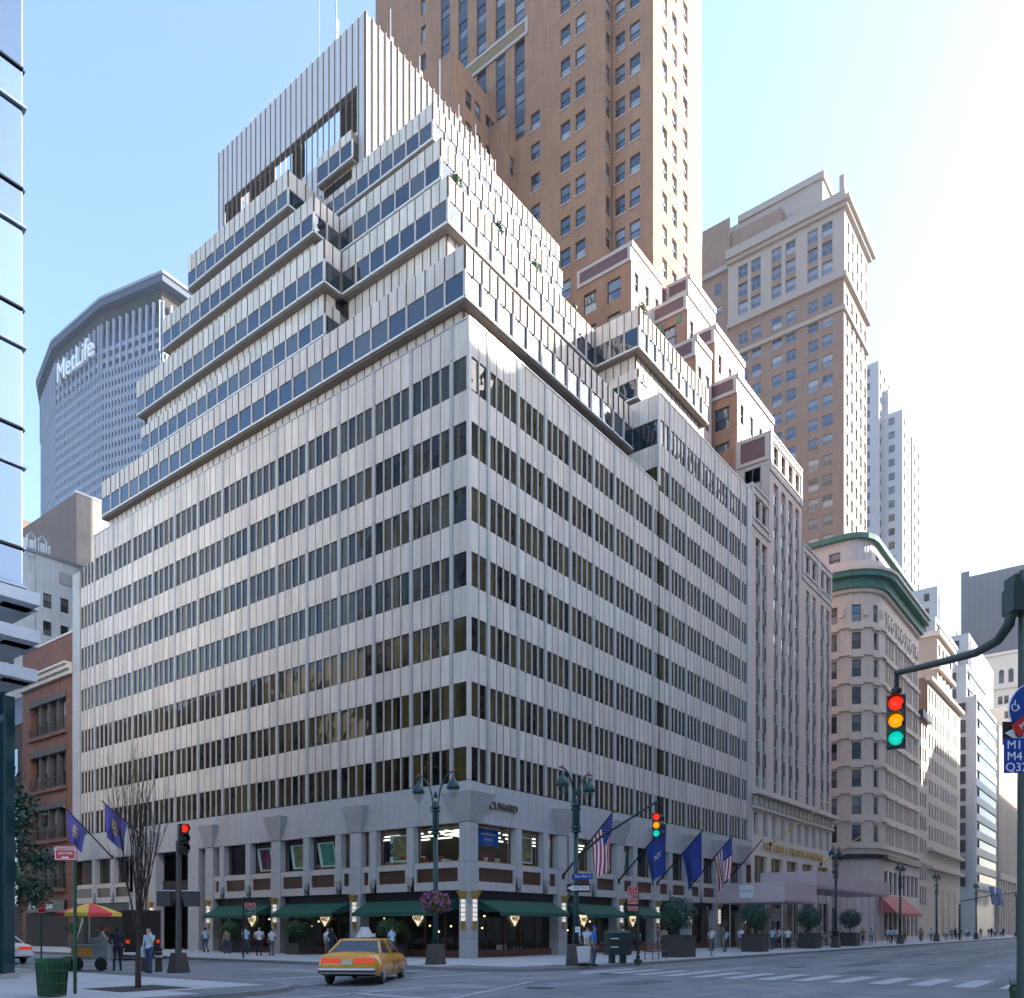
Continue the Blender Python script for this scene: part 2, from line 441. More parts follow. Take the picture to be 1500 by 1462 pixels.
q.box(.17, 40.2, .17, 45.85, 9.7, 33.3, M_BACK)
q.box(.17, 40.2, .17, 42.1, 33.3, 35.3, M_BACK)
q.box(22.3, 40.2, .17, 30, 35.2, 42.4, M_BACK)
q.box(1.6, 40.1, 1.6, 45.8, 7.6, 9.72, M_BACK)
for F, a, b, z in ((L0, .14, 42.2, 35.38), (R0, .14, 22.05, 35.38), (R0, 22.3, 40.3, 42.48)):
    OB.fbox('parapet_rail#%d%d' % (a, z), F, a, b, z, z + .07, -.2, .05, M_STEEL)
# side wall of the taller avenue block
LB = FL(22.2)
for j in range(4):
    OB.piece('spandrel_panel', LB, .16 + j * .8, .92 + j * .8, 40.56, 42.45, -.1, 0, M_PANEL)
    OB.piece('spandrel_panel', LB, .16 + j * .8, .92 + j * .8, 36.95, 38.66, -.1, 0, M_PANEL)
for j in range(2):
    OB.piece('window_pane', LB, .2 + j * 1.6, 1.7 + j * 1.6, 38.7, 40.5, -.12, -.08, M_GLASS2)
    OB.piece('window_pane', LB, .2 + j * 1.6, 1.7 + j * 1.6, 35.1, 36.9, -.12, -.08, M_GLASS)
OB.piece('corner_pier', R0, 22.06, 22.3, 35.4, 42.52, -.1, .05, M_MULL)

def tier(F, u0, u1, zb, zt, zp, zbase, over=.65, mod=1.57, rec=None, rwin=False):
    """an oriel band: windows, parapet panels above, recessed panel wall below"""
    pj = .09 if abs(F.n.y) > .5 else .03
    n = max(1, round((u1 - u0) / mod)); w = (u1 - u0) / n
    for j in range(n):
        a, b = u0 + j * w, u0 + (j + 1) * w
        OB.piece('oriel_window', F, a + .06, b - .06, zb + .03, zt - .03, -.10, -.05, M_GLASS2)
        OB.piece('oriel_sill', F, a + .04, b - .04, zb - .1, zb, -.06, .05, M_WHITE)
        for h in (0, 1):
            OB.piece('parapet_panel', F, a + h * w / 2 + .018, a + (h + 1) * w / 2 - .018, zt + .015, zp, -.1, 0, M_PANEL)
        OB.piece('oriel_mullion', F, a - .05, a + .05, zb - .02, zt, -.1, pj, M_MULL)
        OB.piece('joint_strip', F, a - .022, a + .022, zt, zp - .05, -.08, pj + .02, M_BROWN)
        OB.piece('joint_strip', F, a + w / 2 - .014, a + w / 2 + .014, zt, zp - .05, -.08, pj, M_BROWN)
    r0, r1 = rec or (u0 + over, u1)
    n = max(1, round((r1 - r0) / .785)); w = (r1 - r0) / n
    zl = zb - .2
    for j in range(n):
        a, b = r0 + j * w, r0 + (j + 1) * w
        OB.piece('recess_panel', F, a + .015, b - .015, zbase, zl - .02, -over - .1, -over, M_PANEL)
        OB.piece('joint_strip', F, a - .03, a + .03, zbase, zl - .02, -over - .1, -over + .04, M_BROWN)
    if rwin:
        for j in range(0, n - 1, 2):
            OB.piece('oriel_window', F, r0 + j * w + .08, r0 + (j + 2) * w - .08, rwin, rwin + 1.5, -over + .02, -over + .06, M_GLASS2)
            OB.piece('oriel_mullion', F, r0 + j * w - .06, r0 + j * w + .06, rwin, rwin + 1.55, -over, -over + .12, M_MULL)
EAST = 45.6
def core(x0, x1, y0, y1, zb, zp, zbase, over=.65):
    q.box(x0 + .11, x1, y0 + .11, y1, zb - .2, zp - .06, M_SOFFIT)
    q.box(x0 + over + .11, x1 - .2, y0 + over + .11, y1 - .2, zbase - 1, zb - .19, M_BACK)
# level 1 band round the corner
tier(FL(2.2), 2.2, 45.3, 38.93, 40.43, 41.94, 35.0); tier(FR(2.2), 2.2, 22.1, 38.93, 40.43, 41.94, 35.0, rec=(2.85, 22.1)); core(2.2, 39.9, 2.2, EAST, 38.93, 41.94, 35.3)
# level 2: lower half and upper half, street side stands forward
tier(FL(5.9), 19.24, 46.2, 50.1, 51.65, 53.2, 47.2, rec=(19.9, 45.4)); core(5.9, 30, 19.26, 46.1, 50.1, 53.18, 44)
tier(FL(6.0), 19.3, 45.5, 46.2, 47.7, 48.7, 41.5, over=.4, rec=(19.7, 45.3)); core(6.0, 30, 19.3, 45.4, 46.2, 48.7, 41.4, over=.4)
tier(FL(7.6), 8.4, 19.2, 50.1, 51.65, 53.2, 41.6, rwin=42.9); tier(FR(8.4), 7.6, 28.2, 50.1, 51.65, 53.2, 41.6, rec=(8.25, 28.2), rwin=42.9); core(7.6, 39, 8.4, 46, 50.1, 53.2, 41.4)
# side return of the forward street block
SR = FR(19.24)
tier(SR, 5.9, 7.5, 50.1, 51.65, 53.2, 47.2, rec=(6.5, 7.55)); tier(FR(19.3), 6.0, 7.5, 46.2, 47.7, 48.7, 41.5, over=.4, rec=(6.4, 7.5))
# level 3
tier(FL(8.6), 23.76, 46.4, 57.9, 59.35, 60.7, 53.3, rec=(24.4, 46)); core(8.6, 30, 23.78, 46.4, 57.9, 60.68, 53)
tier(FL(11.3), 12.45, 23.7, 57.9, 59.4, 60.85, 53.2, over=.3); tier(FR(12.45), 11.3, 27.5, 57.9, 59.4, 60.85, 53.2, over=.3, rec=(11.6, 27.5)); core(11.3, 27.5, 12.45, 46, 57.9, 60.85, 53, over=.3)
tier(FR(23.76), 8.6, 11.25, 57.9, 59.35, 60.7, 53.3, rec=(9.25, 11.3))
# level 4
tier(FL(11.25), 30.5, 46.4, 65.4, 66.8, 68.4, 60.8, rec=(31.1, 46)); core(11.25, 33, 30.52, 46.4, 65.4, 68.38, 60.6)
tier(FL(15.0), 16.7, 30.4, 66.1, 67.5, 68.95, 60.9, over=.3); tier(FR(16.7), 15.0, 33.2, 66.1, 67.5, 68.95, 60.9, over=.3, rec=(15.3, 33.2)); core(15.0, 33.2, 16.7, 46, 66.1, 68.95, 60.6, over=.3)
tier(FR(30.5), 11.25, 15.0, 65.4, 66.8, 68.4, 60.8, rec=(11.9, 15.0))
# small oriel on the roof screen
tier(FL(14.4), 25.75, 30.4, 69.2, 70.7, 71.6, 68.9, over=.55, rec=(25.8, 30.4)); core(14.4, 15.2, 25.75, 30.4, 69.2, 71.6, 69.1, over=.55)
OB.piece('oriel_window', FR(25.75), 14.5, 15.1, 69.3, 70.7, -.06, .0, M_DARK)
# avenue block at the far end, set forward
tier(FR(4.0), 26.26, 39.8, 50.0, 51.6, 53.2, 42.4, rec=(26.9, 39.7)); tier(FL(26.26), 4.0, 8.2, 50.0, 51.6, 53.2, 42.4, rec=(4.65, 8.3)); core(26.26, 39.8, 4.0, 30, 50.0, 53.25, 42)
tier(FL(25.9), 3.9, 7.6, 45.6, 47.1, 47.9, 42.4, over=.5); tier(FR(3.9), 25.9, 27.6, 45.6, 47.1, 47.9, 42.4, over=.5, rec=(26.4, 27.6)); core(25.9, 27.6, 3.9, 8, 45.6, 47.9, 42.3, over=.5)
# roof screen: ribbed sheets with an open louvre band
M_SCREEN = mat('screen_panel', (.55, .54, .545), .5, var=.03, isl=.03, streak=.05)
SL, SRf = FL(15.2), FR(25.0)
sc = OB.m('roof_screen')
wall(sc, SL, 25.0, 47.0, 68.0, 82.0, [(26.0, 46.1, 72.1, 76.2)], M_SCREEN, depth=.1)
wall(sc, SL, 25.0, 47.0, 68.0, 82.0, [(26.0, 46.1, 72.1, 76.2)], M_SCREEN, depth=.02, n=-.12)
wall(sc, SRf, 15.2, 33.3, 68.0, 82.0, [], M_SCREEN); wall(sc, SRf, 15.3, 33.3, 68.0, 82.0, [], M_SCREEN, n=-.12)
wall(sc, FL(33.3), 25.0, 47.0, 68.0, 82.0, [(26, 44, 73, 80)], M_SCREEN, depth=.1)
wall(sc, FR(47.0), 15.2, 33.3, 68.0, 82.0, [(17, 31, 70, 79)], M_SCREEN, depth=.1)
n = 28
for j in range(n + 1):
    u = 25.0 + j * 22.0 / n
    OB.piece('screen_rib', SL, u - .035, u + .035, 68.0, 82.06, -.02, .08, M_BROWN if 0 else mat('rib_metal', (.21, .14, .09), .6, var=.05))
for j in range(24):
    u = 15.25 + j * 18.0 / 23
    OB.piece('screen_rib', SRf, u - .035, u + .035, 68.0, 82.06, -.02, .2, MATS['rib_metal'])
lv = OB.m('louvre_slats')
for j in range(26):
    z = 72.2 + j * .155
    for a, b in ((26.0, 28.3), (33.4, 35.2), (38, 42), (43.5, 46.0)):
        lv.box(15.32, 15.42, a, b, z, z + .07, M_BACK)
lv.box(15.3, 15.34, 26, 46.1, 75.5, 76.2, M_BACK)
eq = OB.m('cooling_tower')
eq.box(19, 25, 33, 38, 68.9, 74.6, M_DARK); eq.box(20, 26, 40, 45, 68.9, 73.5, M_SOFFIT); eq.box(18.0, 22.0, 27.0, 29.5, 68.9, 74.2, M_SOFFIT)
for i in range(5): eq.tube([(17.5, 31 + i * .02, 69 + i * .9), (17.5, 40, 69 + i * .9)], .04, M_STEEL, 6)
# antennas on the roof edge
def antenna(x, y, z0, h, r, n):
    a = MB(); a.tube([(x, y, z0), (x, y, z0 + h)], r, M_STEEL, 6)
    for i in range(n):
        a.box(x - .12, x + .12, y - .22, y - .08, z0 + .6 + i * 1.3, z0 + 1.7 + i * 1.3, M_WHITE)
    o = a.build('antenna', OB.root); return o
antenna(15.4, 29.0, 81, 5.2, .07, 2); antenna(15.45, 31.4, 81, 7.5, .035, 0)
for i, X in enumerate((18.6, 22.4, 25.2, 28.0, 30.6)): antenna(X, 25.3, 81, (4.4, 3.2, 5.2, 3.0, 3.0)[i], .05, (1, 1, 0, 1, 1)[i])

# ------------------------------------------------------------------ base of the office building
MAINL = [9.1, 16.99, 24.8, 32.6]; MAINR = [9.0, 16.2, 21.6, 27.1, 32.8, 38.4]
def base(F, mains, secs, u0, u1, skip=()):
    # granite band above the first-floor shop windows
    n = round((u1 - u0) / 1.57); w = (u1 - u0) / n
    for j in range(n):
        OB.piece('band_panel', F, u0 + j * w + .01, u0 + (j + 1) * w - .01, 7.69, 9.9, -.3, .06, M_GRAN)
    pillars = []
    for c in mains:
        for z0, z1 in ((0, 1.25), (1.27, 3.2), (3.22, 5.5), (5.52, 7.66)):
            OB.piece('pillar_block', F, c - .48, c + .48, z0, z1, -.6, .12, M_GRAN)
        qq = OB.m('flared_capital#%d' % len([1 for k in OB.mb if k.startswith('flared')]))
        P = F.P
        qq.hexa([P(c - .5, 7.7, -.2), P(c + .5, 7.7, -.2), P(c + .5, 7.7, .16), P(c - .5, 7.7, .16), P(c - 1.15, 9.25, -.2), P(c + .75, 9.25, -.2), P(c + .75, 9.25, .62), P(c - 1.15, 9.25, .62)], M_GRAN)
        # brass wall light on the pillar
        OB.fbox('wall_light#%d' % len([1 for k in OB.mb if k.startswith('wall_l')]), F, c - .1, c + .1, 2.2, 3.4, .12, .26, M_LAMP)
        nm = list(OB.mb)[-1]
        for k in range(6): OB.fbox(nm, F, c - .12, c + .12, 2.17 + k * .25, 2.21 + k * .25, .1, .28, M_GOLD)
        OB.fbox(nm, F, c - .13, c + .13, 1.75, 2.17, .1, .25, M_GOLD)
        qq = OB.m(nm); qq.hexa([P(c - .12, 3.4, .1), P(c + .12, 3.4, .1), P(c + .12, 3.4, .26), P(c - .12, 3.4, .26), P(c - .28, 3.85, .1), P(c + .28, 3.85, .1), P(c + .28, 3.85, .46), P(c - .28, 3.85, .46)], M_GOLD)
    for c in secs:
        OB.piece('window_pier', F, c - .27, c + .27, 4.75, 7.66, -.55, .1, M_GRAN)
        qq = OB.m('pier_point#%s%.2f' % (F is L0, c)); P = F.P
        qq.hexa([P(c - .05, 4.2, .0), P(c + .05, 4.2, .0), P(c + .05, 4.2, .06), P(c - .05, 4.2, .06), P(c - .24, 4.73, .0), P(c + .24, 4.73, .0), P(c + .24, 4.73, .2), P(c - .24, 4.73, .2)], M_GRAN)
    # bays
    ed = sorted([(c, .48) for c in mains] + [(c, .27) for c in secs])
    cuts = [(u0, 0)] + ed + [(u1, 0)]
    for (a, ha), (b, hb) in zip(cuts, cuts[1:]):
        x0, x1 = a + ha, b - hb
        if x1 - x0 < .25 or any(s0 < (x0 + x1) / 2 < s1 for s0, s1 in skip): continue
        OB.piece('display_pane', F, x0 + .06, x1 - .06, 5.62, 7.62, -.42, -.40, M_SHOP)
        for uu in (x0, x1 - .06): OB.piece('display_frame', F, uu, uu + .06, 5.55, 7.69, -.44, -.36, M_BRONZE)
        OB.piece('display_frame', F, x0 + .06, x1 - .06, 5.55, 5.62, -.44, -.3, M_GOLD)
        # light stone frame round a bronze panel
        OB.piece('bronze_infill', F, x0 + .18, x1 - .18, 4.42, 5.2, -.12, -.06, M_BRONZE)
        OB.piece('stone_rail', F, x0, x1, 5.2, 5.53, -.3, .03, M_BAND); OB.piece('stone_rail', F, x0, x1, 3.94, 4.42, -.3, .03, M_BAND)
        for uu in (x0, x1 - .18): OB.piece('stone_rail', F, uu, uu + .18, 4.42, 5.2, -.3, .03, M_BAND)
M_LAMP = mat('lit_lamp_glass', (.9, .88, .8), .4, emit=(1.0, .92, .78), estr=.14)
base(L0, MAINL, [p for p in PL if all(abs(p - m) > .9 for m in MAINL) and p > 2 and not 26 < p < 35], .62, 45.9, skip=((26.4, 33.5),))
base(R0, MAINR, [p for p in PR if all(abs(p - m) > .8 for m in MAINR) and p > 2], .62, 40.2)
# corner pillar with its flared head and two brass lights
cp = OB.m('corner_pillar')
for z0, z1 in ((0, 1.25), (1.27, 3.2), (3.22, 5.5), (5.52, 7.66)): cp.box(-.14, .6, -.14, .6, z0, z1, M_GRAN)
cp.hexa([(-.16, -.16, 7.7), (.62, -.16, 7.7), (.62, .62, 7.7), (-.16, .62, 7.7), (-.75, -.75, 9.25), (1.5, -.75, 9.25), (1.5, 1.5, 9.25), (-.75, 1.5, 9.25)], M_GRAN)
cp.box(-.05, .9, -.05, .9, 9.26, 9.94, M_GRAN)
for F in (L0, R0):
    nm = 'wall_light#%d' % len([1 for k in OB.mb if k.startswith('wall_l')]); c = .25
    OB.fbox(nm, F, c - .1, c + .1, 2.2, 3.4, .14, .28, M_LAMP)
    for k in range(6): OB.fbox(nm, F, c - .12, c + .12, 2.17 + k * .25, 2.21 + k * .25, .12, .3, M_GOLD)
    OB.fbox(nm, F, c - .13, c + .13, 1.75, 2.17, .12, .27, M_GOLD)
    qq = OB.m(nm); P = F.P; qq.hexa([P(c - .12, 3.4, .12), P(c + .12, 3.4, .12), P(c + .12, 3.4, .28), P(c - .12, 3.4, .28), P(c - .28, 3.85, .12), P(c + .28, 3.85, .12), P(c + .28, 3.85, .48), P(c - .28, 3.85, .48)], M_GOLD)
# shop interior: floors, back walls, ceiling lights
it = OB.m('shop_interior')
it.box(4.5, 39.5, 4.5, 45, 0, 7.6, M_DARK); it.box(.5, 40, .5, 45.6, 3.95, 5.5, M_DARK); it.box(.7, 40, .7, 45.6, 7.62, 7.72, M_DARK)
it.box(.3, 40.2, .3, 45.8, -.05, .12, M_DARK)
M_TUBE = mat('fluorescent_tube', (.9, .9, .85), .5, emit=(1, .93, .75), estr=.7)
M_BULB = mat('warm_bulb', (.9, .7, .4), .5, emit=(1, .62, .25), estr=2.0)
for k in range(14):
    for dp in (1.3, 2.6, 3.9):
        u = 1.0 + k * 1.9
        if u > 22 and dp > 2: continue
        qb = OB.m('ceiling_light#%d%.1f' % (k, dp))
        if k < 10: qb.box(u, u + 1.3, dp, dp + .12, 7.42, 7.5, M_TUBE)
        if k < 5: qb.box(dp, dp + .12, u, u + 1.3, 7.42, 7.5, M_TUBE)
bl = OB.m('shop_bulb')
for i in range(22):
    side = i % 2
    u = .9 + rnd.random() * (24 if side else 22); dpt = .9 + rnd.random() * 2.6; z = 1.5 + rnd.random() * 1.3
    x, y = (u, dpt) if side else (dpt, u)
    bl.lathe([(.0, 0), (.05, .03), (.05, .08), (0, .11)], (x, y, z), M_BULB, 6)
M_GOODS = mat('boxed_goods', (.35, .07, .05), .6, isl=.6, islcol=(.75, .7, .62))
gd = OB.m('boxed_goods')
for i in range(70):
    side = i % 2; u = .9 + rnd.random() * 16; dpt = .75 + rnd.random() * .5; z = 5.5 if i < 36 else .12; h = .3 + rnd.random() * .5
    x, y = (u, dpt) if side else (dpt, u)
    gd.box(x, x + .45, y, y + .4, z, z + h, M_GOODS)
# ground-floor shopfronts with doors set back, and the street entrance
for F, mains, u0, u1 in ((L0, MAINL, .62, 26.0), (R0, MAINR, .62, 40.2)):
    cuts = [u0] + [x for c in mains if c < u1 for x in (c - .5, c + .5)] + [u1]
    for a, b in zip(cuts[::2], cuts[1::2]):
        if b - a < .5: continue
        n = max(1, round((b - a) / 1.6)); w = (b - a) / n
        for j in range(n):
            OB.piece('shopfront_pane', F, a + j * w + .05, a + (j + 1) * w - .05, .55, 3.35, -.55, -.53, M_SHOP)
            OB.piece('shopfront_frame', F, a + j * w - .05, a + j * w + .05, .12, 3.9, -.58, -.48, M_BRONZE)
        OB.fbox('shop_plinth#%s%.1f' % (F is L0, a), F, a, b, .0, .55, -.62, -.42, mat('red_granite', (.14, .05, .035), .35, var=.12, nscale=8))
        OB.fbox('shop_fascia#%s%.1f' % (F is L0, a), F, a, b, 3.4, 3.93, -.6, -.3, M_BLACK)
OB.fbox('entrance_recess', L0, 27.2, 33.6, 0, 7.6, -3.5, -3.2, M_DARK)
for a, b in ((26.2, 27.6), (33.5, 36.2)): OB.fbox('entrance_pier#%d' % a, L0, a, b, 0, 7.68, -.8, .1, M_GRAN)
OB.fbox('entrance_strip', L0, 33.2, 33.4, .3, 7.0, -.6, .05, M_GOLD)
OB.fbox('shop_plinth', L0, 36.2, 45.8, 0, 3.9, -.5, -.2, M_BLACK)
# back of the base so nothing shows through
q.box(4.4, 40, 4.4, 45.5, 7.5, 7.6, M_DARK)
SHIELD = [(-.42, .34), (.42, .34), (.40, .05), (.28, -.1), (.16, -.2), (0, -.42), (-.16, -.2), (-.28, -.1), (-.40, .05)]
M_CREAM = mat('cream_sign', (.80, .72, .50), .5, emit=(1, .86, .55), estr=.25)
M_REDL = mat('red_lettering', (.55, .03, .02), .5)
def shield(F, u, z):
    s = MB(); s.poly([F.P(u + a, z + b, -.40) for a, b in SHIELD], M_CREAM)
    for i in range(len(SHIELD)):
        (a, b), (c, d) = SHIELD[i], SHIELD[(i + 1) % len(SHIELD)]
        s.poly([F.P(u + a, z + b, -.40), F.P(u + c, z + d, -.40), F.P(u + c, z + d, -.46), F.P(u + a, z + b, -.46)], M_CREAM)
    o = s.build('shield_sign', OB.root)
    t = face_text('WIZ', .34, M_REDL, F, u, z + .02, -.385, None, bold=.012); t.parent = o
for u in (4.3, 12.6, 20.4): shield(L0, u, 2.35)
for u in (4.7, 12.3, 18.9): shield(R0, u, 2.35)
# posters behind the first-floor glass
M_PBOARD = mat('poster_border', (.72, .80, .78), .6)
M_PICT = [mat('poster_print_a', (.02, .10, .11), .5, var=.25, nscale=2.2, col2=(.55, .33, .06)), mat('poster_print_b', (.05, .07, .04), .5, var=.3, nscale=2.8, col2=(.40, .36, .16)),
          mat('poster_print_c', (.015, .03, .045), .5, var=.3, nscale=3.0, col2=(.10, .40, .30)), mat('poster_print_d', (.02, .02, .06), .5, var=.3, nscale=2, col2=(.25, .02, .06))]
def poster(F, u, w, k, tx=None, tilt=0.0):
    s = MB(); z0, z1 = 5.75, 7.35
    def P(a, z, n): return F.P(u + a + tilt * (z - 6.5), z, n)
    s.hexa([P(-w / 2, z0, -.5), P(w / 2, z0, -.5), P(w / 2, z0, -.46), P(-w / 2, z0, -.46), P(-w / 2, z1, -.5), P(w / 2, z1, -.5), P(w / 2, z1, -.46), P(-w / 2, z1, -.46)], M_PBOARD)
    e0, e1 = (-w / 2 + .28, w / 2 - .08) if F is R0 else (-w / 2 + .08, w / 2 - .28)
    s.poly([P(e0, z0 + .1, -.452), P(e1, z0 + .1, -.452), P(e1, z1 - .1, -.452), P(e0, z1 - .1, -.452)], M_PICT[k])
    o = s.build('poster', OB.root)
    if tx:
        me = text_mesh(tx, .34, M_BLACK, bold=.015, depth=.004); me.transform(Matrix.Rotation(R(-90), 4, 'Y'))
        link('lettering', me, o, F.P(u - w / 2 + .15 if F is R0 else u + w / 2 - .15, 6.5, -.446), F.rz + math.pi)
        t = face_text('WIZ', .24, M_REDL, F, u + (w / 4 if F is R0 else -w / 4), 5.98, -.444, None, bold=.012); t.parent = o
poster(L0, 5.9, 1.5, 0, 'BOSE'); poster(L0, 12.4, 1.6, 2, None, .25); poster(L0, 15.2, 1.6, 1, None, .2); poster(L0, 18.9, 1.5, 3, None, .25)
poster(R0, 5.8, 1.4, 0, 'BOSE'); poster(R0, 10.7, 1.3, 2, None, .3); poster(R0, 13.4, 1.2, 3, None, .3); poster(R0, 18.2, 1.4, 2, None, .3); poster(R0, 24.0, 1.2, 2, None, .3)
bb = MB(); bb.box(1.3, 3.2, .48, .5, 6.55, 7.5, mat('blue_banner', (.01, .09, .42), .6)); ob_ = bb.build('banner', OB.root)
t = face_text('East 46th Street', .2, M_WHITE, R0, 2.25, 7.2, -.46, None); t.parent = ob_
t = face_text('Entrance', .2, M_WHITE, R0, 2.25, 6.9, -.46, None); t.parent = ob_
face_text('CUNARD', .62, mat('bronze_letters', (.16, .12, .10), .4, metal=.5), R0, 2.95, 8.75, .1, OB.root, depth=.06, bold=.0)
OB.finish(cap=290, caps={'recess_panel': 200, 'joint_strip': 220, 'mullion': 260, 'oriel_sill': 120, 'oriel_mullion': 150, 'screen_rib': 60})

# awnings over the shopfronts, each a cover on a frame
M_AWN = mat('green_canvas', (.008, .075, .045), .8, var=.08, nscale=3)
def awning(F, a, b, label):
    t = empty('awning', label, 'awning', F.P((a + b) / 2, 2.6, 0), 0, 'green awnings over the shopfronts')
    o = Vector(t.location); s = MB()
    def P(u, z, n): return Vector(F.P(u, z, n)) - o
    m = .18
    s.poly([P(a, 3.42, -.2), P(b, 3.42, -.2), P(b - m, 2.72, 1.25), P(a + m, 2.72, 1.25)], M_AWN)
    s.poly([P(a, 3.40, -.2), P(b, 3.40, -.2), P(b - m, 2.70, 1.24), P(a + m, 2.70, 1.24)], M_AWN)
    s.poly([P(a, 3.42, -.2), P(a + m, 2.72, 1.25), P(a + m, 2.72, .3), P(a, 2.9, -.2)], M_AWN)
    s.poly([P(b, 3.42, -.2), P(b - m, 2.72, 1.25), P(b - m, 2.72, .3), P(b, 2.9, -.2)], M_AWN)
    s.build('canvas', t)
    v = MB(); v.poly([P(a + m, 2.72, 1.25), P(b - m, 2.72, 1.25), P(b - m, 2.5, 1.27), P(a + m, 2.5, 1.27)], M_AWN); v.build('valance', t)
    f = MB()
    for u in (a + m, b - m, (a + b) / 2): f.tube([P(u, 2.7, 1.2), P(u, 2.75, -.45)], .025, M_BLACK, 6)
    f.build('frame', t)
awning(L0, 1.0, 8.3, 'green canvas awning on the side street next to the corner pillar')
awning(L0, 9.9, 16.2, 'green canvas awning on the side street, second from the corner pillar')
awning(L0, 17.8, 24.0, 'green canvas awning on the side street, third from the corner pillar')
awning(R0, 1.0, 8.2, 'green canvas awning on the avenue next to the corner pillar')
awning(R0, 9.8, 15.4, 'green canvas awning on the avenue behind the twin street lamp')
awning(R0, 17.0, 20.9, 'short green canvas awning on the avenue behind the red parking signs')
# ------------------------------------------------------------------ window makers for the older buildings
def sash(frame, glass, bars=0, fw=.07, blind=None):
    def make(w, h):
        q = MB(); a, b = w / 2, h / 2
        for x0, x1, z0, z1 in ((-a, -a + fw, -b, b), (a - fw, a, -b, b), (-a + fw, a - fw, -b, -b + fw), (-a + fw, a - fw, b - fw, b), (-a + fw, a - fw, -fw / 2, fw / 2)):
            q.box(x0, x1, -.05, .04, z0, z1, frame)
        for z0, z1, y in ((-b + fw, -fw / 2, -.02), (fw / 2, b - fw, .0)):
            q.poly([(-a + fw, y, z0), (-a + fw, y, z1), (a - fw, y, z1), (a - fw, y, z0)], glass)
        for i in range(bars):
            x = -a + (i + 1) * w / (bars + 1); q.box(x - .02, x + .02, -.04, .03, -b + fw, b - fw, frame)
        return q.mesh('window')
    return make
def plain(frame, glass, cols=1, rows=1, fw=.06):
    def make(w, h):
        q = MB(); a, b = w / 2, h / 2
        q.poly([(-a, -.02, -b), (-a, -.02, b), (a, -.02, b), (a, -.02, -b)], glass)
        for i in range(cols + 1):
            x = -a + i * w / cols; q.box(max(-a, x - fw / 2), min(a, x + fw / 2), -.03, .03, -b, b, frame)
        for j in range(rows + 1):
            z = -b + j * h / rows; q.box(-a + fw / 2, a - fw / 2, -.03, .028, max(-b, z - fw / 2), min(b, z + fw / 2), frame)
        return q.mesh('window')
    return make
M_FRB = mat('brown_sash', (.075, .05, .035), .6)
M_FRG = mat('grey_sash', (.20, .21, .22), .6)
M_FRW = mat('pale_sash', (.55, .54, .5), .6)
WIN['sash_b'] = sash(M_FRB, M_GLASSW); WIN['sash_w'] = sash(M_FRW, M_GLASSW); WIN['sash_g'] = sash(M_FRG, M_GLASSW, bars=1, fw=.08)
WIN['sash_k'] = sash(M_BLACK, glassmat('cafe_glass', (.03, .035, .035), islcol=(.25, .26, .24), wob=.04, ior=1.7), bars=1)
WIN['plain_k'] = plain(M_BLACK, M_GLASS2, 1, 1); WIN['plain_w'] = plain(M_WHITE, M_GLASS2, 1, 1, .09); WIN['gold'] = plain(M_GOLD, M_GLASS2, 2, 1, .14)

def grid(T, name, F, u0, u1, z0, z1, cols, rows, m, key, depth=.22, kind='window', sill=None, skip=None):
    """wall sheet with a grid of framed windows; cols [(centre, width)], rows [(bottom, top)]"""
    wins = [(c - w / 2, c + w / 2, a, b) for c, w in cols for a, b in rows if u0 < c - w / 2 and c + w / 2 < u1 and z0 < a and b < z1 and not (skip and skip(c, a))]
    wall(T.m(name), F, u0, u1, z0, z1, wins, m, depth)
    for a, b, c, d in wins:
        T.win(kind, F, a, b, c, d, -depth + .03, key)
        if sill: T.piece('window_sill', F, a - .1, b + .1, c - .14, c - .01, -.05, .09, sill)
def rowsf(zs, h, pitch, n): return [(zs + k * pitch, zs + k * pitch + h) for k in range(n)]

# ------------------------------------------------------------------ brick tower with setbacks south of the office block
M_FBR = brickmat('orange_brick', (.37, .185, .10), (.29, .14, .075), (.32, .22, .16), var=.13, streak=.2)
M_TERRA = mat('pale_terracotta', (.42, .36, .33), .6, var=.06, nscale=2)
M_REDT = mat('red_tile', (.15, .045, .04), .5, var=.3, nscale=3.5, col2=(.06, .05, .06))
M_BLUET = mat('slate_blue_spandrel', (.045, .06, .085), .5, isl=.2)
M_LIME = mat('buff_limestone', (.62, .54, .46), .75, var=.06, nscale=1.5, streak=.08)
M_PINKB = brickmat('rose_brick', (.66, .50, .43), (.61, .46, .39), (.58, .47, .42), var=.04)
FB = Thing('brick_tower', 'tall orange brick tower with terracotta setbacks behind the pale office block', 'building')
S2, S1 = FL(46.0), FL(47.5)
zr = [106.74 - 2.05 - 3.70 * k for k in range(-7, 18)]
rows = [(z, z + 2.05) for z in zr]
grid(FB, 'tower_wall', S2, 19.3, 27.0, 40, 135, [(22.56, 1.35), (24.63, 1.35)], rows, M_FBR, 'sash_b', sill=M_TERRA)
grid(FB, 'tower_wall', S2, 27.0, 30.2, 40, 135, [(28.95, 1.35)], [r for r in rows if r[1] < 101], M_FBR, 'sash_b', sill=M_TERRA)
cz = [31.31, 34.26, 37.32, 40.38, 43.43]
wins = [(c - .78, c + .78, 97.5 if i < 2 else 92, 134) for i, c in enumerate(cz)]
wall(FB.m('tower_wall'), S2, 30.2, 56.5, 40, 135, wins + [(46.9, 47.8, z, z + 2.2) for z in zr if 100 < z < 130], M_FBR, .3)
for c in cz:
    for z, t in rows:
        if z > 92:
            FB.win('window', S2, c - .78, c + .78, z, t, -.22, 'sash_b'); FB.piece('dark_spandrel', S2, c - .78, c + .78, t, t + 1.65, -.26, -.12, M_BLUET)
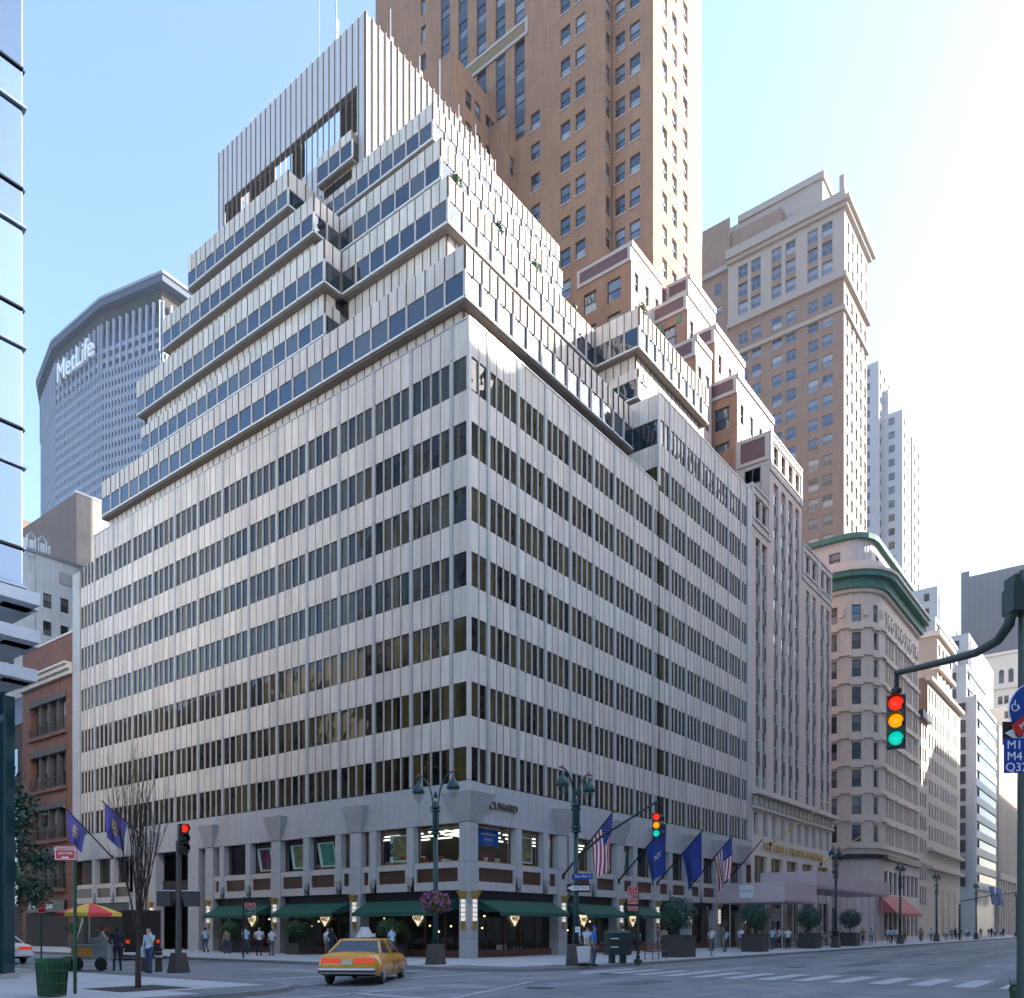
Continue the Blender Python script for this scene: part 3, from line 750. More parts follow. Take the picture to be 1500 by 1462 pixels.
for z in zr:
    if 100 < z < 130: FB.piece('window', S2, 46.95, 47.75, z + .05, z + 2.1, -.3, -.25, M_GLASSW)
# ornament band across the tower
def orn(F, a, b, z0, z1, cm=M_TERRA, kind='ornament_panel', inner=M_REDT, n1=.1):
    FB.piece('terracotta_frame', F, a, b, z1 - .35, z1, -.05, n1 + .05, cm); FB.piece('terracotta_frame', F, a, b, z0, z0 + .35, -.05, n1 + .05, cm)
    FB.piece('terracotta_frame', F, a, a + .35, z0 + .35, z1 - .35, -.05, n1 + .05, cm); FB.piece('terracotta_frame', F, b - .35, b, z0 + .35, z1 - .35, -.05, n1 + .05, cm)
    FB.piece(kind, F, a + .35, b - .35, z0 + .35, z1 - .35, -.04, n1, inner)
M_ORN = mat('green_gold_tile', (.12, .12, .05), .5, var=.25, nscale=5, col2=(.30, .16, .05))
orn(S2, 30.0, 45.6, 109.4, 111.4, M_TERRA, 'ornament_band', M_ORN, .12)
grid(FB, 'tower_wall', FL(47.5), 14.0, 19.2, 40, 135, [(18.2, 1.3), (16.3, 1.3)], rows, M_FBR, 'sash_b', sill=M_TERRA)
wall(FB.m('tower_wall'), FR(19.3), 46.0, 47.5, 40, 135, [(46.3, 47.2, a, b) for a, b in rows], M_FBR, .15)
for a, b in rows: FB.win('window', FR(19.3), 46.3, 47.2, a, b, -.12, 'sash_b')
grid(FB, 'tower_wall', FR(14.0), 47.5, 58.5, 40, 135, [(50.2, 1.2), (52.6, 1.2), (55.4, 1.2)], rows, M_FBR, 'sash_w')
grid(FB, 'tower_wall', FR(20.0), 58.5, 61, 40, 135, [], [], M_FBR, 'sash_w')
FB.m('tower_wall').box(58.4, 61, 14.5, 56, 0, 134.9, M_FBR); FB.m('tower_wall').box(48.2, 60.5, 14.6, 56.4, 134.5, 135.2, M_FBR)
FB.m('tower_wall').box(46.1, 58, 56.4, 56.6, 30, 134.8, M_FBR)
# wing facing the street, its west side
grid(FB, 'wing_wall', FR(34.8), 38, 46.0, 40, 103.3, [(40.6, 1.1), (42.3, 1.1), (44.3, 1.0), (45.35, .9)], [(z - 1.0, z + 1.0) for z in [100.0 - 3.7 * k for k in range(14)]], M_FBR, 'sash_b')
grid(FB, 'wing_wall', FL(38), 34.8, 50, 40, 103.3, [(37.5, 1.5), (41.5, 1.5)], [(z - 1.1, z + 1.0) for z in [97.5 - 3.7 * k for k in range(5)]], M_FBR, 'sash_b')
FB.m('wing_wall').box(38.3, 46.2, 35.1, 50, 102.6, 103.2, M_FBR)
wall(FB.m('wing_wall'), FL(40.2), 37.2, 50, 103, 107.2, [], M_FBR); wall(FB.m('wing_wall'), FR(37.2), 40.2, 46, 103, 107.2, [], M_FBR)
wall(FB.m('wing_wall'), FL(44.4), 31.9, 34.7, 40, 99.6, [], M_FBR); grid(FB, 'wing_wall', FR(31.9), 44.4, 46, 40, 99.6, [(45.3, .7)], [(92.8, 95.0), (89, 91.2), (85.4, 87.6)], M_FBR, 'sash_b')
# stepped blocks down to the avenue: (front Y, X0, X1, top)
steps = [('a', 13.0, 40.9, 47.6, 72.4, 20.0), ('b', 11.0, 50.3, 57.1, 73.9, 14.2), ('c', 6.0, 41.3, 44.9, 59.9, 11), ('d', 7.0, 48.0, 55.9, 65.3, 13.0), ('e', 3.5, 45.5, 55.5, 57.4, 9.0), ('f', 9.0, 45.6, 52, 68.3, 13.5)]
for nm, y0, x0, x1, zt, yb in steps:
    Fw, Fn = FR(y0), FL(x0)
    nw = max(1, round((x1 - x0) / 2.3)); pw_ = (x1 - x0) / nw
    grid(FB, 'setback_wall', Fw, x0, x1, 36, zt, [(x0 + (i + .5) * pw_, .85) for i in range(nw)], [(zt - 4.4 - 3.6 * k, zt - 2.4 - 3.6 * k) for k in range(4)], M_TERRA if nm in 'e' else M_PINKB, 'sash_b')
    wd = yb - y0
    cols = [(y0 + wd * .45, min(1.5, wd * .45))] if wd < 5.5 else [(y0 + wd * .3, 1.6), (y0 + wd * .72, 1.6)]
    grid(FB, 'setback_wall', Fn, y0, yb, 36, zt, cols, [(zt - 4.9 - 3.6 * k, zt - 2.7 - 3.6 * k) for k in range(4)], M_FBR, 'sash_b')
    orn(Fn, y0 + .02, yb - .4, zt - 1.75, zt + .1)
    FB.piece('terracotta_frame', Fw, x0, x1, zt - .3, zt + .3, -.05, .14, M_TERRA)
    FB.m('setback_wall').box(x0 + .05, x1, y0 + .3, yb, zt - .4, zt - .2, M_FBR)
    if wd < 5.5:
        for c, w in cols:
            for s_ in (-1, 1): FB.piece('green_tile', Fn, c + s_ * (w / 2 + .35) - .22, c + s_ * (w / 2 + .35) + .22, zt - 2.75, zt - 2.05, -.02, .07, mat('green_tile', (.05, .20, .12), .4, var=.1))
# avenue front of the tower
AV = FR(0.02)
zr2 = [16.2 + 3.45 * k for k in range(8)]
M_SPB = mat('dark_blue_spandrel', (.05, .06, .085), .5, isl=.2)
def avbay(u0, u1, ztop, cols, nrow):
    tr = ztop - 3.1
    wins = [(c - .62, c + .62, 15.2, tr - .9 - .6) for c in cols] + [(c - .62, c + .62, tr + .35, tr + 2.2) for c in cols]
    wall(FB.m('avenue_wall'), AV, u0, u1, 14.6, ztop, wins, M_PINKB, .3)
    for c in cols:
        z = 15.2
        while z + 2.1 < tr - 1.4:
            FB.win('window', AV, c - .62, c + .62, z, z + 2.1, -.2, 'sash_w')
            if z + 3.45 < tr - 1.4: FB.piece('dark_spandrel', AV, c - .62, c + .62, z + 2.1, min(z + 3.45, tr - 1.5), -.24, -.1, M_SPB)
            z += 3.45
        FB.win('window', AV, c - .62, c + .62, tr + .35, tr + 2.2, -.26, 'sash_b')
    for z0, z1 in ((ztop - .75, ztop + .1), (tr - .75, tr + .15)):
        FB.piece('terracotta_frame', AV, u0 + .05, u1 - .05, z0, z0 + .2, -.02, .1, M_TERRA); FB.piece('terracotta_frame', AV, u0 + .05, u1 - .05, z1 - .2, z1, -.02, .14, M_TERRA)
        FB.piece('tile_band', AV, u0 + .3, u1 - .3, z0 + .2, z1 - .2, -.02, .06, mat('rose_tile_band', (.33, .14, .12), .55, var=.2, nscale=5, col2=(.42, .36, .34)))
    for uu in (u0 + .05, u1 - .5): FB.piece('terracotta_frame', AV, uu, uu + .45, tr - .75, ztop, -.02, .11, M_TERRA)
avbay(40.35, 45.1, 43.3, [42.1, 43.75], 7); avbay(54.4, 60.0, 42.9, [56.4, 58.5], 7); avbay(60.0, 64.6, 42.9, [61.3, 63.4], 7)
avbay(45.1, 54.4, 50.4, [46.8, 48.9, 51.0, 53.0], 9)
for F, a, b, z in ((FL(45.1), 0.02, 3.5, 50.4), (FL(40.35), .02, 6, 43.3)): wall(FB.m('avenue_wall'), F, a, b, 14, z, [], M_TERRA)
orn(FL(45.1), .1, 3.3, 47.6, 50.3); orn(FL(40.36), 3.0, 5.6, 40.9, 43.2)
FB.win('window', FL(45.1), .9, 2.6, 44.2, 47.2, .0, 'sash_g')
FB.m('avenue_wall').box(40.5, 64.5, .4, 14, 42.4, 42.7, M_FBR); FB.m('avenue_wall').box(45.3, 54.2, .4, 14, 49.6, 49.9, M_FBR); FB.m('avenue_wall').box(40.5, 64.5, 6, 40, 0, 40, M_FBR)
wall(FB.m('avenue_wall'), FL(45.1), 3.5, 9, 40, 50, [], M_FBR)
# limestone base with frieze, lettering and bronze shop windows
BW = [41.6, 44.0, 46.4, 48.8, 51.2, 53.6, 56, 58.4, 60.8, 63.2]
BG = [(41.2, 44.3), (45.5, 48.6), (49.9, 53.2), (54.6, 58.0), (59.6, 63.4)]
wall(FB.m('base_wall'), AV, 40.35, 64.8, 0, 14.7, [(c - .55, c + .55, 10.6, 12.8) for c in BW] + [(a, b, 5.6, 8.7) for a, b in BG] + [(a, b, .3, 4.6) for a, b in BG], M_LIME, .35)
for c in BW: FB.win('window', AV, c - .55, c + .55, 10.6, 12.8, -.3, 'sash_w')
for a, b in BG: FB.win('bronze_window', AV, a, b, 5.6, 8.7, -.3, 'gold'); FB.piece('shop_window', AV, a, b, .3, 4.6, -.35, -.3, M_GLASS)
FB.piece('cornice', AV, 40.3, 65.1, 14.35, 14.75, -.1, .75, M_LIME); FB.piece('cornice', AV, 40.35, 64.9, 13.05, 13.3, -.1, .3, M_LIME); FB.piece('frieze', AV, 40.4, 64.8, 13.3, 14.35, -.1, .14, mat('carved_frieze', (.36, .30, .25), .8, var=.25, nscale=7))
for j in range(20): FB.piece('frieze_figure', AV, 40.8 + j * 1.22, 41.4 + j * 1.22, 13.4, 14.25, .1, .3, M_LIME)
face_text('THE FRED F FRENCH BUILDING', 1.05, M_GOLD, AV, 52.4, 9.65, .06, FB.root, depth=.05, bold=.0, sp=1.25)
FB.finish(cap=280, caps={'terracotta_frame': 60})
def flagpole(F, u, z, un, zn, nn, label, gold=False, group='flagpoles'):
    a, b = Vector(F.P(u, z, .1)), Vector(F.P(un, zn, nn)); t = empty('flagpole', label, 'flagpole', a, 0, group)
    s = MB(); s.tube([(0, 0, 0), b - a], [.07, .045], M_GOLD if gold else M_BLACK, 8); s.build('pole', t)
    s = MB(); s.lathe([(0, -.09), (.08, -.05), (.08, .05), (0, .09)], b - a, M_GOLD, 8); s.build('finial', t)
    s = MB(); s.obox((0, 0, 0), .2, .2, .35, M_BLACK); s.build('bracket', t)
    return t, a, b
flagpole(AV, 45.0, 10.0, 57.0, 16.2, 3.2, 'long bare golden pole slanting over the gilded building lettering', True, None)
flagpole(AV, 60.5, 9.0, 73.0, 14.6, 3.2, 'bare golden pole slanting beyond the last pair of base windows', True, None)

# ------------------------------------------------------------------ brown tower with limestone crown
TB = Thing('limestone_topped_tower', 'brown brick tower with a pale limestone crown and heavy cornice', 'building')
M_TBR = brickmat('brown_brick', (.25, .165, .12), (.21, .135, .10), (.22, .17, .14), var=.12, streak=.18)
M_TLS = mat('grey_limestone', (.31, .27, .24), .75, var=.06, streak=.06)
TN, TW = FL(130.0), FR(17.4)
tc = [(20.46, 2.0), (23.21, 2.0), (27.53, 2.0), (30.34, 2.0), (34.6, 2.0), (37.34, 2.0)]
tr = [(121.6 - 3.85 * k, 123.9 - 3.85 * k) for k in range(31)]
grid(TB, 'shaft_wall', TN, 17.4, 46.6, 0, 126.5, tc + [(43.3, 1.6)], tr, M_TBR, 'sash_g', sill=M_TLS)
wtc = [(132.2 + 3.1 * k, 1.25) for k in range(5)]
grid(TB, 'shaft_wall', TW, 130, 146, 0, 126.5, wtc, tr, M_TBR, 'sash_g')
tr2 = [(127.7 + 3.75 * k, 130.2 + 3.75 * k) for k in range(3)]
grid(TB, 'crown_wall', FL(129.8), 17.2, 40.6, 126.5, 139, tc, tr2, M_TLS, 'sash_g', depth=.4)
for c, w in tc:
    for a, b in tr2[:2]: TB.piece('brick_spandrel', FL(129.8), c - w / 2, c + w / 2, b, b + 1.25, -.3, .02, M_TBR)
grid(TB, 'crown_wall', FR(17.2), 129.8, 146, 126.5, 139, wtc, tr2, M_TLS, 'sash_g', depth=.4)
grid(TB, 'crown_wall', FL(131), 40.6, 46.8, 126.5, 150, [(43.3, 1.5)], [(135, 137.4), (130.5, 132.5)], M_TBR, 'sash_g')
for z0, z1, p in ((125.7, 126.6, .5), (119.6, 120.4, .25), (138.8, 139.5, .7), (139.5, 140.3, 1.3)):
    TB.m('cornice#%d' % z0).box(129.8 - p, 146 + p, 17.2 - p, 40.6, z0, z1, M_TLS)
TB.m('crown_parapet').box(129.6, 146, 17.0, 41, 140.3, 142.2, M_TLS)
TB.m('crown_parapet').box(129.9, 130.9, 17.3, 18.2, 142.2, 145.5, M_TLS)
TB.m('shaft_wall').box(130.3, 146, 17.6, 46.5, 139, 140, M_TLS)
grid(TB, 'attic_wall', FL(134), 22.6, 49, 140, 150.3, [(26 + 2.4 * k, 1.3) for k in range(9)], [(143.4, 145.6)], M_TLS, 'plain_k', depth=.3)
wall(TB.m('attic_wall'), FR(22.6), 134, 146, 140, 150.3, [], M_TLS)
TB.m('attic_cornice').box(133.6, 146, 22.2, 40, 150.2, 151.6, M_TLS); TB.m('attic_cornice').box(133.2, 146, 40, 50, 147, 148.6, M_TLS)
TB.m('shaft_wall').box(131.5, 146, 30, 49, 100, 146.9, M_TBR)
TB.finish(cap=150, minpx=10)

# ------------------------------------------------------------------ grey stepped skyscraper in the haze
M_HZ = mat('pale_grey_stone', (.36, .36, .38), .8, var=.04, streak=.05)
GT = Thing('grey_skyscraper', 'slim grey stepped skyscraper half hidden behind the brown tower', 'building')
def simple_tower(T, nm, x0, x1, y0, y1, zt, z0, m, cn, cw, pitch=3.8, wh=2.0, key='plain_k', ww=1.3):
    nN = max(1, int((y1 - y0) / cn)); nW = max(1, int((x1 - x0) / cw)); rws = [(zt - 3.4 - pitch * k, zt - 3.4 - pitch * k + wh) for k in range(int((zt - z0 - 4) / pitch))]
    grid(T, nm, FL(x0), y0, y1, z0, zt, [(y0 + (i + .5) * (y1 - y0) / nN, ww) for i in range(nN)], rws, m, key, .25)
    grid(T, nm, FR(y0), x0, x1, z0, zt, [(x0 + (i + .5) * (x1 - x0) / nW, ww) for i in range(nW)], rws, m, key, .25)
    T.m(nm).box(x0 + .4, x1, y0 + .4, y1, z0, zt - .5, m)
simple_tower(GT, 'shaft', 210, 222, 31, 44, 158.5, 60, M_HZ, 5.5, 4, ww=1.8)
simple_tower(GT, 'lower_shaft', 212, 222, 25.4, 31, 144, 60, M_HZ, 3, 4, ww=1.6)
simple_tower(GT, 'lower_shaft', 222, 232, 25.0, 31, 141, 60, M_HZ, 3, 5, ww=1.6)
GT.m('fins').box(214, 230, 29.5, 31.5, 130, 152, M_HZ)
GT.finish(cap=20)

# ------------------------------------------------------------------ corner block with rounded corner and green cornice
CB = Thing('rounded_corner_building', 'buff stone block with a rounded corner and a green copper cornice', 'building')
M_CST = mat('buff_stone', (.70, .59, .50), .75, var=.07, nscale=1.2, streak=.08)
M_COPPER = mat('green_copper', (.075, .20, .155), .7, var=.12, nscale=1.2)
cx, cy, cr = 88.0, 4.6, 4.6
pts = [(83.4, 26.0), (83.4, cy)]
arc = [R(180 + a) for a in (18, 36, 54, 72, 90)]
pts += [(cx + cr * math.cos(t), cy + cr * math.sin(t)) for t in arc] + [(109.2, 0.0)]
faces = []
for (x0, y0), (x1, y1) in zip(pts, pts[1:]):
    d = Vector((x1 - x0, y1 - y0)); n = Vector((d.y, -d.x)).normalized()
    faces.append((Face((x0, y0), d, n), d.length))
rowsC = [(13.6 + 3.75 * k, 15.9 + 3.75 * k) for k in range(9)]
def bandC(z0, z1, n0, n1, m, name):
    q_ = CB.m(name)
    out = []
    for i, (x, y) in enumerate(pts):
        if i == 0: nn = faces[0][0].n
        elif i == len(pts) - 1: nn = faces[-1][0].n
        else:
            nn = (faces[i - 1][0].n + faces[i][0].n).normalized()
        out.append(((x + nn.x * n0, y + nn.y * n0), (x + nn.x * n1, y + nn.y * n1)))
    for (a0, a1), (b0, b1) in zip(out, out[1:]):
        q_.hexa([(*a0, z0), (*b0, z0), (*b1, z0), (*a1, z0), (*a0, z1), (*b0, z1), (*b1, z1), (*a1, z1)], m)
for i, (F, ln) in enumerate(faces):
    if i == 0: cols = [(ln - 1.0 - 3.2 * k, 1.35) for k in range(6)]
    elif i == len(faces) - 1: cols = [(1.3 + 1.55 * k + .9 * (k // 3), 1.0) for k in range(11)]
    elif i in (2, 4): cols = [(ln / 2, 1.2)] if i == 2 else [(ln / 2, .9)]
    else: cols = []
    grid(CB, 'wall', F, 0, ln, 11.8, 52, cols, rowsC, M_CST, 'sash_b', .3)
    for c, w in cols:
        for k, (a, b) in enumerate(rowsC[:-1]):
            CB.piece('window_hood', F, c - w / 2 - .3, c + w / 2 + .3, b + .28, b + .55, 0, .34, M_CST)
            CB.piece('window_surround', F, c - w / 2 - .2, c - w / 2, a - .1, b + .2, -.02, .1, M_CST); CB.piece('window_surround', F, c + w / 2, c + w / 2 + .2, a - .1, b + .2, -.02, .1, M_CST)
        for s_ in (1,): CB.piece('carved_roundel', F, c + w / 2 + .35, c + w / 2 + .95, 44.3, 45.4, -.02, .14, M_CST)
    cols2 = [(c, 1.5) for c, w in cols[::2]]
    grid(CB, 'attic_wall', Face(F.p0 - F.n * 1.2, F.d, F.n), 0, ln, 51, 55.4, cols2, [(52.0, 53.9)], mat('white_glazed_brick', (.60, .55, .50), .6, var=.04), 'sash_b', .2)
    nb = max(1, int(ln / 2.6))
    grid(CB, 'base_wall', F, 0, ln, 0, 11.8, [((j + .5) * ln / nb, 2.0) for j in range(nb)] if ln > 4 else [], [(.6, 4.6), (6.6, 9.8)], mat('painted_stone', (.66, .57, .52), .7, var=.05, streak=.05), 'plain_k', .35)
for k in range(9): bandC(13.0 + 3.75 * k - .28, 13.0 + 3.75 * k, -.05, .3, M_CST, 'string_course')
bandC(11.3, 11.9, -.1, .6, M_BLACK, 'base_cornice')
bandC(47.5, 48.0, -.1, .4, M_CST, 'string_course'); bandC(48.0, 49.3, -.1, .8, M_COPPER, 'copper_cornice'); bandC(49.3, 50.0, -.1, 1.6, M_COPPER, 'copper_cornice'); bandC(50.0, 50.4, -.1, 1.85, M_CST, 'cornice_edge')
bandC(55.3, 56.0, -1.4, -.6, M_COPPER, 'attic_cornice')
CB.m('roof').box(90, 109, 5, 26, 50, 50.6, M_CST); CB.m('roof').box(84.5, 109, 6, 26, .1, 49, M_CST)
CB.finish(cap=110)

# ------------------------------------------------------------------ farther blocks down the avenue
LB_ = mat('cream_stone', (.60, .52, .44), .75, var=.05, streak=.05)
B1 = Thing('narrow_stone_building', 'narrow cream building next to the rounded corner block', 'building'); FA = FR(0.03)
grid(B1, 'wall', FA, 109.3, 116, 0, 36.2, [(110.8, 1.0), (112.6, 1.0), (114.4, 1.0)], [(14 + 3.7 * k, 16.2 + 3.7 * k) for k in range(6)] + [(5.6, 8.6), (9.6, 12.4)], LB_, 'plain_k')
B1.m('cornice').box(109.2, 116.1, -.7, .2, 35.3, 36.4, M_BLACK); wall(B1.m('wall'), FL(109.3), .03, 10, 0, 36.2, [], LB_); B1.finish(cap=10)
B2 = Thing('cream_office_block', 'cream stone office block with many dark windows beyond the rounded corner', 'building')
cB2 = [(117.5 + 2.02 * k + .5 * (k // 2), 1.0) for k in range(11)]
grid(B2, 'wall', FA, 116, 144.5, 0, 43.2, cB2, [(16.5 + 3.8 * k, 18.9 + 3.8 * k) for k in range(7)], LB_, 'plain_k')
for z in (14.6, 11.6, 42.6): B2.m('cornice#%d' % z).box(115.8, 144.9, -.75, .3, z, z + .55, LB_)
wall(B2.m('wall'), FL(116), .03, 12, 36, 43.2, [], M_TBR); B2.m('wall').box(116.2, 144.4, .6, 12, 0, 43, LB_)
for k in range(4): B2.piece('shop_opening', FA, 122 + 5.5 * k, 123.6 + 5.5 * k, .4, 8.4, -.1, .02, M_BLACK)
B2.finish(cap=80)
B3 = Thing('brown_setback_block', 'brown stone block with a cornice rising behind the cream office block', 'building')
simple_tower(B3, 'wall', 134, 148, 2, 20, 55.5, 30, mat('tan_stone', (.36, .29, .24), .8, var=.05), 7, 3.5, ww=1.4); B3.m('cornice').box(133.5, 148.5, 1.4, 20, 55.4, 56.3, LB_); B3.m('belt_course').box(133.5, 148.5, 1.4, 3, 49.2, 49.9, LB_); B3.finish(cap=10)
M_ALU = mat('silver_cladding', (.42, .45, .49), .4, var=.04, metal=.2); M_WALU = mat('white_cladding', (.46, .50, .55), .5)
M_STRIP = glassmat('strip_glass', (.05, .06, .075), wob=.02, ior=1.25, rough=.25)
B4 = Thing('banded_glass_building', 'stepped silver building with dark window bands beyond the cream office block', 'building')
for (x0, x1, y0, zt) in ((162.4, 190, .05, 50.6), (169.4, 196, 3.0, 59.2), (172, 198, 9.6, 71.8)):
    w_ = B4.m('cladding'); w_.box(x0 + .3, x1, y0 + .3, y0 + 16, 0, zt - .2, M_ALU)
    Fn, Fw = FL(x0), FR(y0); k = zt - 1.0
    while k > 12:
        B4.piece('window_band', Fw, x0 + 4, x1 - .3, k - 2.0, k - .3, -.3, .03, M_STRIP); B4.piece('white_band', Fw, x0 + .2, x1, k - 3.6, k - 2.0, -.3, .1, M_WALU)
        B4.piece('side_window', Fn, y0 + 2.0, y0 + 5.8, k - 3.0, k - .4, -.3, .03, M_STRIP); B4.piece('side_window', Fn, y0 + 6.1, y0 + 9.8, k - 3.0, k - .4, -.3, .03, M_STRIP)
        k -= 3.6
    B4.piece('white_edge', Fn, y0 - .1, y0 + .3, 0, zt, -.3, .1, M_WALU); B4.piece('white_edge', Fw, x0 - .1, x1, zt - .9, zt, -.3, .12, M_WALU)
B4.finish(cap=40)
B5 = Thing('ribbed_stone_building', 'pale building with tall stone ribs and an arcade far down the avenue', 'building')
F5 = FR(.04); B5.m('wall').box(192, 226, .5, 20, 0, 50, M_HZ)
for k in range(17): B5.piece('stone_rib', F5, 192.3 + 2 * k, 193.1 + 2 * k, 15, 50, -.5, .35, M_LIME)
for k in range(8): B5.piece('column', F5, 192.3 + 4.2 * k, 193.7 + 4.2 * k, 0, 13.5, -.5, .4, M_LIME)
B5.m('entablature').box(191.8, 226.2, -.6, .3, 13.5, 15, M_LIME); B5.finish(cap=20)
B6 = Thing('tan_street_building', 'tan stone building at the far right end of the avenue row', 'building'); simple_tower(B6, 'wall', 226.3, 262, .06, 18, 62, 0, LB_, 4, 4); B6.finish(cap=10)
B7 = Thing('concrete_rib_tower', 'hazy concrete tower with white vertical ribs behind the green cornice', 'building')
simple_tower(B7, 'wall', 200, 224, 14.4, 30, 89, 40, M_HZ, 5, 4)
for k in range(6): B7.piece('white_rib', FR(14.4), 201 + 3.6 * k, 202.4 + 3.6 * k, 40, 87, 0, .5, M_WHITE)
B7.finish(cap=10)
B8 = Thing('pale_rib_block', 'pale block with white ribs rising over the banded silver building', 'building')
simple_tower(B8, 'wall', 201, 240, 7.5, 14, 75.8, 40, M_HZ, 6, 4, ww=2.2)
for k in range(9): B8.piece('white_rib', FR(7.5), 202 + 4 * k, 203.4 + 4 * k, 40, 74, 0, .5, M_WHITE)
B8.m('wall').box(224, 240, 14, 30, 40, 84, M_HZ)
B8.finish(cap=10)
B9 = Thing('arched_window_building', 'beige building with arched top windows at the far end of the avenue', 'building')
F9 = FL(290)
grid(B9, 'wall', F9, -6, 19.4, 0, 94.5, [(1.2 + 4.6 * k + 1.8 * j, 1.35) for k in range(-1, 4) for j in (0, 1)], [(77.5 - 5.6 * k, 80.2 - 5.6 * k) for k in range(12)], LB_, 'plain_k')
for k in range(8): B9.piece('arched_window', F9, -3.4 + 2.8 * k + .5 * (k // 3), -1.9 + 2.8 * k + .5 * (k // 3), 84.5, 88.4, 0, .06, M_STRIP); B9.m('arch_heads').lathe([(.0, -.03), (.75, -.03), (.75, .03), (0, .03)], F9.P(-2.65 + 2.8 * k + .5 * (k // 3), 88.4, .03), M_STRIP, 14, (1, 0, 0))
for z in (94, 82.6, 76): B9.m('cornice#%d' % z).box(289.2, 291, -6, 19.8, z, z + .9, LB_)
B9.m('wall').box(290.4, 310, -6, 19.2, 0, 94, LB_); B9.finish(cap=10)
B10 = Thing('dark_slab_tower', 'plain dark slab tower fading into haze at the right', 'building')
s = B10.m('slab'); s.box(322, 345, -4, 28.9, 0, 135, mat('dark_cladding', (.05, .05, .075), .5, var=.03)); s.box(321.5, 324, 26.4, 29.3, 0, 137, MATS['dark_cladding'])
for k in range(16): B10.piece('fin', FL(322), -3.5 + 2 * k, -3.1 + 2 * k, 20, 134, 0, .2, MATS['dark_cladding'])
B10.finish(cap=0)

# ------------------------------------------------------------------ left side: octagonal tower, party walls, brick house, glass tower
def c2w(xc, d): return (CAMP[0] + xc * .61027 + d * .79219, CAMP[1] - xc * .79219 + d * .61027)
OT = Thing('octagonal_tower', 'huge grey octagonal slab tower with white sign letters near its top', 'building')
oc = [c2w(*p) for p in ((-228, 414), (-208.5, 372), (-189, 348), (-159, 325.6), (-130.8, 313), (-118, 332), (-100, 372))]
M_PC = mat('grey_precast', (.27, .30, .37), .8, var=.03); M_PCW = mat('lit_tone_precast', (.34, .37, .44), .8, var=.03); M_OG = glassmat('blue_grey_glass', (.015, .03, .06), wob=.0, ior=1.45)  # fins take a paler copy of the precast, lit tone put into its colour
ofs = []
for (a, b) in zip(oc, oc[1:]):
    d = Vector((b[0] - a[0], b[1] - a[1])); n = Vector((d.y, -d.x)).normalized()
    if n.dot(Vector((a[0] - CAMP[0], a[1] - CAMP[1]))) > 0: n = -n
    ofs.append((Face(a, d, n), d.length))
pl = list(oc) + [c2w(-130, 440), c2w(-190, 450)]
OT.m('core').prism(pl, 0, 232, M_BACK)
for i, (F, ln) in enumerate(ofs):
    nc = max(4, round(ln / 1.75)); w = ln / nc
    zs = 232.0
    pcq = OT.m('precast_grid')
    for k in range(46):
        z1 = 228.5 - 3.95 * k
        if z1 < 40: break
        mech = 132 < z1 < 137
        if mech: continue
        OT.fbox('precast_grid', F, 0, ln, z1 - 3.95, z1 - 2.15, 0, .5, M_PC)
        OT.fbox('window_glass', F, 0, ln, z1 - 2.15, z1, 0, .12, M_OG)
    for j in range(nc + 1):
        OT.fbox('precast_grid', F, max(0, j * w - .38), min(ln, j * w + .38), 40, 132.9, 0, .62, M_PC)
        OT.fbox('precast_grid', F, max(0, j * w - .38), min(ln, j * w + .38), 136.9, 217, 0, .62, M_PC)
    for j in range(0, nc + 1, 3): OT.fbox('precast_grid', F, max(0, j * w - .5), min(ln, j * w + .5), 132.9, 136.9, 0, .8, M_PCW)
    OT.fbox('mechanical_band', F, 0, ln, 216.8, 231.5, .02, .2, mat('shade_tone_louvre', (.05, .07, .11), .8))  # shade behind the crown fins put into the band's dark colour
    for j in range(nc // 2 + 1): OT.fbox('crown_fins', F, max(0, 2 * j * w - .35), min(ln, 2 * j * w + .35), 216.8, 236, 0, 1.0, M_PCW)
ovh = []
cxm = sum(p[0] for p in pl) / len(pl); cym = sum(p[1] for p in pl) / len(pl)
OT.m('roof_slab').prism([(cxm + (x - cxm) * 1.05, cym + (y - cym) * 1.05) for x, y in pl], 241.5, 244.0, mat('roof_precast', (.07, .085, .12), .8))
OT.m('roof_slab').prism([(cxm + (x - cxm) * 1.06, cym + (y - cym) * 1.06) for x, y in pl], 244.0, 245, M_PC)
OT.m('core').prism([(cxm + (x - cxm) * .99, cym + (y - cym) * .99) for x, y in pl], 231, 241, M_BACK)
F, ln = ofs[2]
M_SIGN = mat('white_sign_letters', (.92, .92, .92), .5)
b0 = face_text('MetLife', 11.5, M_SIGN, F, ln * .54, 228.0, 2.2, OT.root, name='letter_sign', depth=.5, bold=.05, sx=.86)
OT.finish(cap=0)
BT = Thing('brown_party_wall_block', 'windowless brown block below the octagonal tower', 'building')
wall(BT.m('wall'), FL(22), 92.7, 150, 0, 64.2, [], brickmat('umber_brick', (.20, .145, .115), (.175, .125, .10), (.18, .14, .12)))
wall(BT.m('tan_wall'), FR(92.7), 22, 60, 0, 64.2, [], brickmat('tan_brick', (.40, .33, .28), (.36, .30, .25), (.36, .31, .27)))
BT.m('coping').box(21.9, 60, 92.6, 93, 64.2, 64.5, M_WHITE); BT.m('stair_bulkhead').box(23, 28, 122, 128, 64, 71, MATS['umber_brick']); BT.m('pipes').tube([(22.5, 93.4, 55), (22.5, 93.4, 64)], .1, M_STEEL)
BT.finish()
WB = Thing('white_brick_building', 'white painted brick building with small windows above the red brick house', 'building')
M_WBR = brickmat('white_brick', (.72, .72, .71), (.66, .66, .65), (.58, .58, .58), streak=.15); FW = FR(62)
